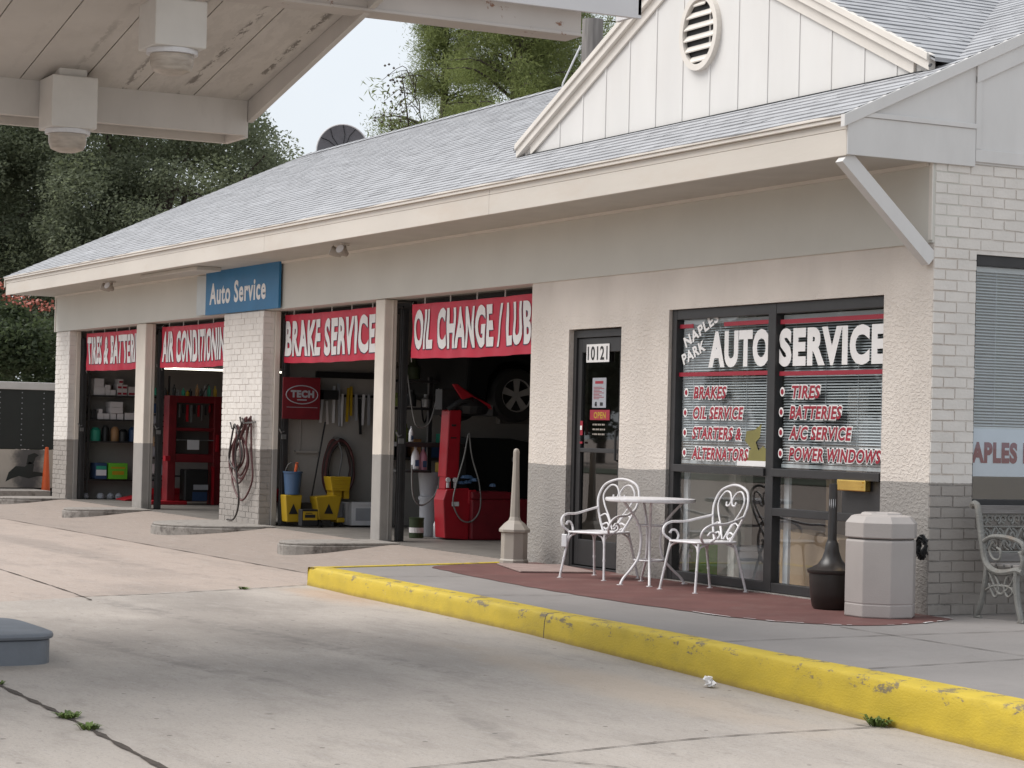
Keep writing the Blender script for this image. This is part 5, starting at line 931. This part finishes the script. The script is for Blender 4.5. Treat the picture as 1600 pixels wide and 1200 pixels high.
t = thing('alignment_ramp', 'red steel ramp lying on the floor of the left bays', 'ramp', (-21.5, 1.4, 0)); mb = MB(); mb.ext([(-21.9, .78, .0), (-21.9, 4.6, .0), (-21.9, 4.6, .22), (-21.9, 1.6, .2), (-21.9, .78, .02)], (.5, 0, 0)); obj('runway', mb, 'red_mach', t, bevel=.01); mb = MB(); mb.box(-20.3, -19.9, .72, 1.3, .0, .06); mb.box(-20.6, -20.4, .72, 4.0, .14, .24); obj('foot', mb, 'red_mach', t, bevel=.01)
mb = MB()
for _ in range(5): mb.lathe([(.001, 0), (.05, .01), (.06, .05), (.03, .09), (.001, .1)], (-22.2+rng.normal(0, .06), .72+rng.normal(0, .12), .002), 8, 0, 1, rng.uniform(.7, 1.3))
tag(obj('rag_heap', mb, 'grey_pl', smooth=True), 'heap of grey and white rags on the floor under the low shelf', 'rags')
t = thing('red_rack', 'tall red steel tool rack standing in the air conditioning bay', 'rack', (-20.1, 1.45, 0))
mb = MB(); mb.box(-20.25, -20.0, 1.0, 1.13, 0, 1.70); mb.box(-20.25, -20.0, 1.745, 1.90, 0, 1.70); obj('upright', mb, 'red_rack', t, bevel=.008)
for a, b in ((1.59, 1.70), (1.15, 1.20), (.66, .79)): mb = MB(); mb.box(-20.24, -20.005, 1.13, 1.745, a, b); obj('rail', mb, 'red_rack', t, bevel=.006)
mb = MB(); mb.box(-20.25, -20.23, 1.13, 1.745, .66, 1.59); obj('back_panel', mb, 'int_dark', t); mb = MB(); mb.box(-20.22, -20.0, 1.13, 1.745, 1.0, 1.015); obj('shelf', mb, 'steel', t)
mb = MB(); mb.box(-20.02, -19.96, 1.78, 1.82, .83, 1.1); mb.box(-20.02, -19.9, .93, 1.01, .68, .76); mb.box(-20.0, -19.96, 1.72, 1.76, .0, .6); obj('clamp', mb, 'red_mach', t)
for q in range(9):
    y = 1.17+q*.062; L = rng.uniform(.1, .3); mb = MB(); mb.box(-20.05, -20.02, y, y+rng.uniform(.012, .035), 1.56-L, 1.56); tag(obj('hand_tool', mb, ('steel', 'black', 'red_mach')[q % 3]), 'hand tools hanging in the top opening of the red rack', 'tool', 'tools on the red rack')
mb = MB(); mb.box(-19.995, -19.99, 1.31, 1.505, .86, 1.012); tag(obj('paper_sheet', mb, 'white_pl'), 'white sheet of paper on the shelf of the red rack', 'paper')
t = thing('service_machine', 'dark upright machine with pale label inside the red rack', 'machine', (-20.1, 1.46, 0)); mb = MB(); mb.box(-20.2, -19.95, 1.27, 1.66, .06, .555); obj('body', mb, 'black', t, bevel=.02); mb = MB(); mb.box(-19.949, -19.944, 1.415, 1.655, .235, .315); obj('label', mb, 'grey_pl', t); mb = MB(); mb.box(-19.949, -19.944, 1.40, 1.64, .06, .2); obj('panel', mb, 'navy_box', t)
for q, (z, y0, y1, mm) in enumerate(((.74, .83, .97, 'grey_pl'), (.47, .84, .99, 'paper_box'), (.45, 1.14, 1.28, 'grey_pl'), (.2, .82, .95, 'steel'), (.9, .85, .93, 'carton'), (1.25, .84, .96, 'grey_pl'), (1.42, .85, 1.0, 'navy_box'))): mb = MB(); mb.box(-20.75, -20.45, y0-.08, y1, z, z+.15); tag(obj('parts_box', mb, mm, bevel=.004), 'dim boxes stacked on the shelf left of the red rack', 'box', 'dim boxes left of the red rack')
t = thing('dark_shelf', 'dark steel shelf behind the red rack', 'shelf', (-20.6, .9, 0))
for z in (.18, .44, .72, 1.22, 1.40, 1.7): mb = MB(); mb.box(-20.8, -20.42, .72, 2.4, z-.02, z); obj('board', mb, 'dark_frame', t)
for y in (.72, 2.37): mb = MB(); mb.box(-20.8, -20.76, y, y+.03, 0, 1.72); obj('upright', mb, 'dark_frame', t)
for q in range(16):
    y = .80+q*.075+rng.normal(0, .012); h_ = rng.uniform(.06, .2); mb = MB(); mb.lathe([(.03, 0), (.032, h_*.6), (.012, h_*.8), (.012, h_), (.001, h_)], (-20.55+rng.normal(0, .05), y, 1.702), 8); tag(obj('bottle', mb, ('black', 'grey_pl', 'teal_box', 'yellow_pl', 'black', 'wood')[q % 6], smooth=True), 'small bottles and cans lined along the top of the dark shelf', 'bottle', 'bottles on top of the dark shelf')
mb = MB(); mb.tube([(-20.3, 1.62, 1.70), (-20.3, 1.74, 1.90)], .014, 5); tag(obj('lever', mb, 'black'), 'black lever sticking up over the red rack', 'lever')
t = thing('fluorescent_lamp', 'lit fluorescent tube under the air conditioning banner', 'lamp', (-20, 1.6, 2.13)); mb = MB(); mb.box(-20.06, -19.94, .80, 3.0, 2.135, 2.18); mb.box(-20.01, -19.99, .9, .92, 2.18, 3.2); mb.box(-20.01, -19.99, 2.8, 2.82, 2.18, 3.2); obj('housing', mb, 'white_pl', t); mb = MB(); mb.tube([(-20, .84, 2.118), (-20, 2.96, 2.118)], .014, 8); obj('tube', mb, 'tube', t)
# ------------------------------------------------------------------ pump island and canopy
mb = MB(); sq = lambda a, rx, ry: (math.copysign(abs(math.cos(a))**.4, math.cos(a))*rx-.62, math.copysign(abs(math.sin(a))**.4, math.sin(a))*ry-6.85)
arc = [sq(a, .57, .42) for a in np.linspace(0, math.pi, 25)]
isl = thing('pump_island', 'grey painted kerb end of the pump island at the left picture edge', 'pump island', (-.62, -9, -.16))
mb.prism([(-1.19, -14), (-.05, -14)]+arc, -.3, -.035); obj('plinth', mb, 'blue_kerb', isl, bevel=.01)
mb = MB(); arc = [sq(a, .59, .44) for a in np.linspace(0, math.pi, 25)]; mb.prism([(-1.21, -14), (-.03, -14)]+arc, -.034, .005); obj('coping', mb, 'blue_kerb', isl, bevel=.018)
can = thing('canopy', 'white painted forecourt canopy with peeling board soffit overhead', 'canopy', (-1.2, -12, 3.4))
ex, ey, ez_, cs_ = -2.216, -4.516, 3.626, .205; zc = lambda x: ez_+cs_*(x-ex)
RX = 1.0                                                    # canopy ridge, beyond the top of the picture
mb = MB(); yq = ey
while yq > -19:
    mb.ext([(ex, yq-.005, zc(ex)), (RX, yq-.005, zc(RX)), (RX, yq-.005, zc(RX)+.02), (ex, yq-.005, zc(ex)+.02)], (0, -.41, 0)); yq -= .42
obj('soffit_board', mb, 'canopy_soffit', can)
mb = MB(); mb.ext([(ex-.5, ey+.03, zc(ex)-.07), (RX, ey+.03, zc(RX)+.021), (RX, ey+.03, zc(RX)+.3), (ex-.5, ey+.03, zc(ex)+.25)], (0, -14.4, 0)); mb.v = [(x, y, max(z, zc(x)+.0201)) for x, y, z in mb.v]; obj('canopy_roof', mb, 'canopy_plate', can)
mb = MB(); mb.ext([(ex-.02, ey, zc(ex)-.157), (RX, ey, zc(RX)-.075), (RX, ey, zc(RX)+.33), (ex-.02, ey, zc(ex)+.33)], (0, .045, 0)); obj('rake_board', mb, 'canopy_white', can, bevel=.004)
mb = MB(); mb.box(ex-.04, ex, -19, ey-.002, 3.373, zc(ex)+.02); obj('eave_board', mb, 'canopy_white', can, bevel=.004)
mb = MB(); mb.box(ex-.46, ex-.42, -19, ey+.02, 3.36, 3.9); mb.box(ex-.42, ex-.04, ey-.02, ey+.02, 3.36, 3.9); mb.box(ex-.42, ex-.041, -19, ey-.02, 3.42, 3.44); obj('outer_fascia', mb, 'canopy_white', can, bevel=.004)
mb = MB(); mb.box(-.30, -.107, -9, -2.94, 3.953, 4.22); mb.box(-.32, -.09, -9, -2.94, 3.945, 3.965); obj('beam', mb, 'canopy_beam', can, bevel=.004)
mb = MB(); mb.box(-.05, -.02, -4.45, -2.52, 4.10, 5.2); mb.box(-.32, -.02, -2.55, -2.52, 4.12, 5.2); obj('fascia_plate', mb, 'canopy_plate', can, bevel=.004)
def clight(x0, x1, y0, y1, z0, z1, neck):
    mb = MB(); mb.box(x0, x1, y0, y1, z0, z1); mb.box(x0+.06, x1-.06, y0+.06, y1-.06, z1, neck); h_ = obj('light_housing', mb, 'light_box', can, bevel=.01)
    cx, cy = (x0+x1)/2, (y0+y1)/2; r_ = (y1-y0)/2
    mb = MB(); mb.lathe([(r_*.96, 0), (r_*.96, .03)], (cx, cy, z0-.031), 20); obj('lens_ring', mb, 'white_pl', h_)
    mb = MB(); mb.lathe([(.001, -.125), (r_*.4, -.12), (r_*.7, -.10), (r_*.8, -.06), (r_*.82, 0)], (cx, cy, z0-.032), 24); obj('lens', mb, 'lens', h_, smooth=True)
clight(-2.2, -1.87, -6.06, -5.74, 3.275, 3.63, 3.70); clight(-.52, -.18, -5.90, -5.565, 3.605, 3.90, 3.944)
# ------------------------------------------------------------------ behind the shop
t = thing('utility_pole', 'weathered grey timber utility pole rising behind the shop ridge', 'utility pole', (-23.6, 10.45, 0))
mb = MB(); mb.tube([(-23.6, 10.45, -.1), (-23.6, 10.45, 4), (-23.6, 10.45, 9.15)], [.24, .20], 14, smooth=4); obj('shaft', mb, 'wood_pole', t, smooth=True)
mb = MB(); mb.tube([(-23.55, 10.1, 8.0), (-23.55, 10.1, 7.3)], .035, 8); mb.tube([(-23.5, 10.2, 8.3), (-23.45, 10.05, 8.0), (-23.5, 10.1, 7.6)], .02, 6); mb.box(-23.55, -23.45, 10.1, 10.2, 7.9, 8.0); obj('conduit', mb, 'grey_pl', t)
for dy in (.55, .95):
    mb = MB(); mb.tube([(-23.4, 10.6, 8.42-.02), (-23.4, 10.6+dy, 8.42-dy*.12)], .03, 6); mb.lathe([(.03, -.08), (.075, -.05), (.05, -.01), (.075, .03), (.04, .08)], (-23.4, 10.6+dy, 8.40-dy*.1), 10); obj('insulator', mb, 'brown_plastic', t)
mb = MB(); mb.tube([(-22.2, 8.95, 6.9), (-22.14, 9.03, 7.61), (-22.0, 9.3, 8.3)], .02, 6); tag(obj('vent_pipe', mb, 'white_pl'), 'thin white slanting pipe left of the utility pole', 'pipe')
t = thing('satellite_dish', 'dark satellite dish standing behind the roof ridge', 'satellite dish', (-22.9, 5.1, 5.7))
n_ = (Vector((CP.x, CP.y, 9))-Vector((-22.9, 5.05, 6.1))).normalized(); e1 = n_.cross(Vector((0, 0, 1))).normalized(); e2 = e1.cross(n_)
def dish_pts(r, d, a): return Vector((-22.9, 5.05, 6.13))+e1*(r*math.cos(a))+e2*(r*math.sin(a)*1.04)+n_*d
mb = MB(); rs = [(0.02, -.1), (.2, -.085), (.36, -.04), (.455, 0)]
for q in range(40):
    for r_, d_ in rs: mb.v.append(tuple(dish_pts(r_, d_, q*math.pi/20)))
for q in range(40):
    for i in range(3): mb.f.append((q*4+i, q*4+i+1, ((q+1) % 40)*4+i+1, ((q+1) % 40)*4+i))
obj('reflector', mb, 'dish', t, smooth=True)
mb = MB(); mb.tube([dish_pts(.458, 0, q*math.pi/20) for q in range(40)], .014, 6, closed=True); obj('rim', mb, 'paper_box', t)
mb = MB()
for q in range(12): mb.tube([dish_pts(.06, -.085, q*math.pi/6), dish_pts(.3, -.05, q*math.pi/6+(.12 if q % 2 else -.12)), dish_pts(.45, .006, q*math.pi/6)], .006, 4)
obj('rib', mb, 'black', t)
mb = MB(); mb.tube([(-22.9, 5.05, 6.0), (-22.95, 5.15, 5.5), (-22.95, 5.15, 5.3)], .03, 8); mb.tube([dish_pts(.44, 0, -1.57), dish_pts(.1, .4, -1.57)], .012, 6); obj('mount', mb, 'steel', t)
# trailer, cone and low kerb at the far left
t = thing('cargo_trailer', 'black trailer with white top rail and airbrushed lower panel left of the shop', 'trailer', (-25.5, -1.5, 0))
mb = MB(); mb.box(-26.5, -24.52, -6, .95, .76, 1.78); mb.box(-24.52, -24.5, -6, .95, .77, 1.78); obj('body', mb, 'trailer_black', t)
mb = MB(); mb.box(-26.55, -24.47, -6.02, .97, 1.78, 1.91); obj('top_rail', mb, 'trailer_rail', t, bevel=.01)
mb = MB(); mb.box(-24.53, -24.495, -6, .93, .10, .755); obj('lower_panel', mb, 'mural', t); mb = MB(); mb.box(-26.5, -24.55, -5.9, .9, .0, .1); obj('chassis', mb, 'black', t)
mb = MB()
for y in np.arange(-5.8, .9, .38):
    for q in range(11): mb.box(-24.502, -24.492, y-.008, y+.008, .82+q*.09, .836+q*.09)
obj('rivet', mb, 'grey_pl', t)
mb = MB(); yv = lambda y, z: (-24.493, y, z)
for P_ in ([(-.35, .2), (-.30, .36), (-.18, .47), (-.02, .46), (.06, .55), (.14, .50), (.12, .38), (.30, .36), (.42, .30), (.2, .30), (.05, .26), (-.12, .30), (-.26, .25)], [(.0, .50), (.03, .66), (.14, .70), (.22, .66), (.16, .62), (.13, .52)]): mb.poly([yv(*q) for q in P_])
obj('painted_figure', mb, 'trailer_black', t)
t = thing('orange_marker', 'slim orange traffic marker standing at the left corner of the shop', 'traffic marker', (-23.6, .2, 0)); mb = MB(); mb.lathe([(.075, .0), (.03, .74), (.001, .75)], (-24.2, .27, .06), 14); obj('cone', mb, 'orange', t, smooth=True); mb = MB(); mb.box(-24.34, -24.06, .13, .41, 0, .06); obj('base', mb, 'black', t)
mb = MB(); mb.box(-24.3, -23.3, -4, .1, -.2, .09); struct('low_kerb', mb, 'kerb_concrete', bevel=.01)
# ------------------------------------------------------------------ trees
def leaf_mesh(name, C, size, aspect, m, parent=None, droop=0, jit=.35):
    n = len(C); d = rng.normal(size=(n, 3)); d[:, 2] = d[:, 2]*.6-droop; d /= np.linalg.norm(d, axis=1)[:, None]
    u = np.cross(d, rng.normal(size=(n, 3))); u /= np.linalg.norm(u, axis=1)[:, None]
    L = size*(1+jit*rng.uniform(-1, 1, n))[:, None]; W = L*aspect
    V = np.stack([C-d*L*.5, C+u*W*.5, C+d*L*.5, C-u*W*.5], 1).reshape(-1, 3)
    me = bpy.data.meshes.new(name); me.vertices.add(4*n); me.vertices.foreach_set('co', V.ravel().astype(np.float32))
    me.loops.add(4*n); me.loops.foreach_set('vertex_index', np.arange(4*n, dtype=np.int32)); me.polygons.add(n); me.polygons.foreach_set('loop_start', np.arange(0, 4*n, 4, dtype=np.int32))
    me.update(calc_edges=True); me.validate()
    o = bpy.data.objects.new(name, me); COL.objects.link(o); me.materials.append(M[m])
    if parent is not None: o.parent = parent; o.matrix_parent_inverse = Matrix.Translation(-Vector(parent.location))
    return o
def clumps(cen, rad, ncl, per, csz, flat=.75, shell=.35):
    """points grouped in leafy clumps through an ellipsoid"""
    q = rng.normal(size=(ncl, 3)); q /= np.linalg.norm(q, axis=1)[:, None]; r_ = shell+(1-shell)*rng.uniform(0, 1, ncl)**.6
    c = np.array(cen)+q*r_[:, None]*np.array(rad); out = []
    for cc in c:
        s_ = csz*rng.uniform(.6, 1.25); p_ = rng.normal(size=(per, 3)); p_ /= np.linalg.norm(p_, axis=1)[:, None]; p_ *= (rng.uniform(0, 1, per)**.45)[:, None]
        out.append(cc+p_*np.array([s_, s_, s_*flat]))
    clumps.last = np.repeat(np.arange(ncl), per)
    return np.concatenate(out), c
def limbs(base, top, ends, r0):
    mb = MB(); b, tp = Vector(base), Vector(top); mb.tube([b, b.lerp(tp, .5)+Vector((rng.normal(0, .2), rng.normal(0, .2), 0)), tp], [r0, r0*.45], 10, smooth=5)
    for e in ends:
        e = Vector(e); s_ = b.lerp(tp, min(.95, max(.3, rng.uniform(.35, .95)))); mid = s_.lerp(e, .5)+Vector((rng.normal(0, .25), rng.normal(0, .25), .2)); mb.tube([s_, mid, e], [r0*.32, r0*.06], 6, smooth=4)
    return mb
def oak(x, y, zb, zt, ry, rx, n, label, holes=()):
    t = thing('oak_tree', label, 'tree', (x, y, -.1), 'broad oaks behind the shop')
    P, c = clumps((x, y, (zb+zt)/2), (rx, ry, (zt-zb)/2), int(n*1.5), 1050, 1.0)
    obj('trunk', limbs((x, y, -.1), (x, y, zt*.75), c[::5], .38), 'bark', t, smooth=True)
    k = (np.sin(clumps.last*12.9898)*43758.5453 % 1) < .3
    leaf_mesh('crown', P[~k], .105, .5, 'leaf_oak', t); leaf_mesh('pale_leaves', P[k], .105, .5, 'leaf_oak_alt', t)
oak(-43.5, 8.6, .8, 11.6, 3.7, 3.6, 105, 'dense dark oak filling the space between canopy and shop roof')
oak(-46, 3.0, .5, 11.8, 4.2, 3.6, 105, 'dense dark oak rising behind the black trailer at the left edge')
oak(-55, 7.5, .3, 11.5, 5.5, 3.5, 95, 'oak farther back seen through gaps between the nearer oaks')
oak(-57, -1, .3, 11.5, 5, 3.5, 80, 'oak farther back rising beyond the black trailer')
oak(-49, -4.5, .5, 12, 4, 3.5, 80, 'dense dark oak beyond the left picture edge behind the canopy')
oak(-47, 12.2, 1.5, 10.0, 2.2, 3, 30, 'smaller dark oak peeking out left of the satellite dish')
t = thing('flowering_shrub', 'shrub with coral red flowers under the left end of the eave', 'shrub', (-36, 2.4, 0))
P, c = clumps((-36, 2.0, 2.2), (1.2, 2.6, 1.9), 60, 330, .55); obj('stem', limbs((-36, 2.2, -.1), (-36, 2.2, 3), c[::4], .06), 'bark', t); leaf_mesh('foliage', P, .13, .5, 'leaf_shrub', t)
Pf = np.concatenate([np.array((-34.8, yy, zz))+rng.normal(size=(34, 3))*np.array((.2, .13, .06)) for yy, zz in ((2.0, 4.15), (2.35, 3.9), (2.6, 3.86), (2.75, 3.83), (3.02, 3.78), (3.2, 3.74), (1.85, 4.25))]); leaf_mesh('blossom', Pf, .08, .8, 'flower', t)
t = thing('understorey_shrub', 'rounded dark bush behind the black trailer', 'shrub', (-40, 3, 0)); P, c = clumps((-40, 2.5, 1.6), (1.5, 4, 2.0), 60, 260, .6); obj('stem', limbs((-40, 2.5, -.1), (-40, 2.5, 2.5), c[::5], .07), 'bark', t); leaf_mesh('foliage', P, .13, .5, 'leaf_oak_alt', t)
def cypress(x, y, h, w_, label, seed, zlo=2.0, n=95):
    t = thing('cypress_tree', label, 'tree', (x, y, -.1), 'feathery cypresses behind the roof')
    mb = MB(); mb.tube([(x, y, -.1), (x+.1, y, h*.5), (x, y+.1, h)], [.3, .05], 10, smooth=5); pts = []
    for i in range(n):
        f_ = (i+.5)/n; z = zlo+(h-zlo)*f_; R1 = w_*(1-f_*.62)*rng.uniform(.55, 1.1); a = rng.uniform(0, 6.283); d = np.array([math.cos(a), math.sin(a), 0]); tip = np.array([x, y, z])+d*R1+np.array([0, 0, R1*.22])
        mid = np.array([x, y, z])+d*R1*.55+np.array([0, 0, R1*.26]); mb.tube([(x, y, z), tuple(mid), tuple(tip)], [.04, .008], 5, smooth=3)
        for q in range(8):
            u = .3+.7*(q+rng.random())/8; c = (np.array([x, y, z])*(1-u)+tip*u)+np.array([0, 0, .06*R1]); m_ = 150
            p_ = rng.normal(size=(m_, 3))*np.array((.2, .2, .10)); p_[:, 2] -= np.abs(rng.normal(size=m_))*.24; pts.append(c+p_)
    obj('trunk', mb, 'bark', t, smooth=True); leaf_mesh('crown', np.concatenate(pts), .105, .16, 'leaf_cyp', t, droop=.7)
cypress(-31.2, 12.75, 14, 2.9, 'feathery green cypress standing behind the middle of the roof', 1, zlo=3, n=150)
cypress(-36, 19.2, 14.5, 3.4, 'feathery green cypress behind the utility pole', 2, zlo=3)
cypress(-38, 14.2, 12.5, 2.6, 'farther cypress showing between the two nearer cypresses', 3, zlo=3, n=100)
cypress(-34.5, 15.2, 14, 2.6, 'cypress filling the gap left of the utility pole', 4, zlo=4, n=110)
t = thing('sapling', 'thin bare twigs with seed cones left of the cypress', 'tree', (-32.4, 10.6, 0)); mb = MB(); mb.tube([(-32.4, 11.4, -.1), (-32.4, 11.2, 5), (-32.4, 10.5, 9.3)], [.09, .012], 6, smooth=4)
for q in range(16):
    z = 8.0+q*.10; dy = -.75*rng.uniform(.3, 1); dx = rng.normal(0, .2); mb.tube([(-32.4, 11.2-.5*(z-8)/1.6, z-.3), (-32.4+dx, 10.9+dy*.5, z), (-32.4+dx, 10.7+dy, z-rng.uniform(.0, .5))], [.012, .005], 4, smooth=3)
    for w_ in range(3): mb.lathe([(.001, -.03), (.035, 0), (.001, .035)], (-32.4+dx, 10.7+dy*rng.uniform(.6, 1.05), z-rng.uniform(-.1, .45)), 6)
obj('twigs', mb, 'bark', t)
P = np.concatenate([np.array((-32.4, 10.2+rng.uniform(-.4, .5), 7.5+q*.09))+rng.normal(size=(18, 3))*.16 for q in range(18)]); leaf_mesh('foliage', P, .16, .2, 'leaf_cyp', t, droop=.5)
# planting across the street, out of view, added for the shop glass reflections
for i, (x, y) in enumerate(((-30, -34), (-40, -38), (-22, -40), (-52, -36), (-60, -40), (-70, -36), (-78, -42), (-88, -38), (-97, -42), (-108, -40))):
    t = thing('reflection_tree', 'unseen round green tree across the street, added for the shop glass reflections', 'tree', (x, y, -.2), 'unseen trees across the street'); P, c = clumps((x, y, 4.2), (3, 3.2, 2.8), 40, 160, 1.0); obj('trunk', limbs((x, y, -.2), (x, y, 5), c[::4], .25), 'bark', t); leaf_mesh('crown', P, .34, .6, 'reflect_green', t)
mb = MB(); mb.box(-130, 10, -33, -28, -.3, -.12); o = struct('grass_verge', mb, 'reflect_green')
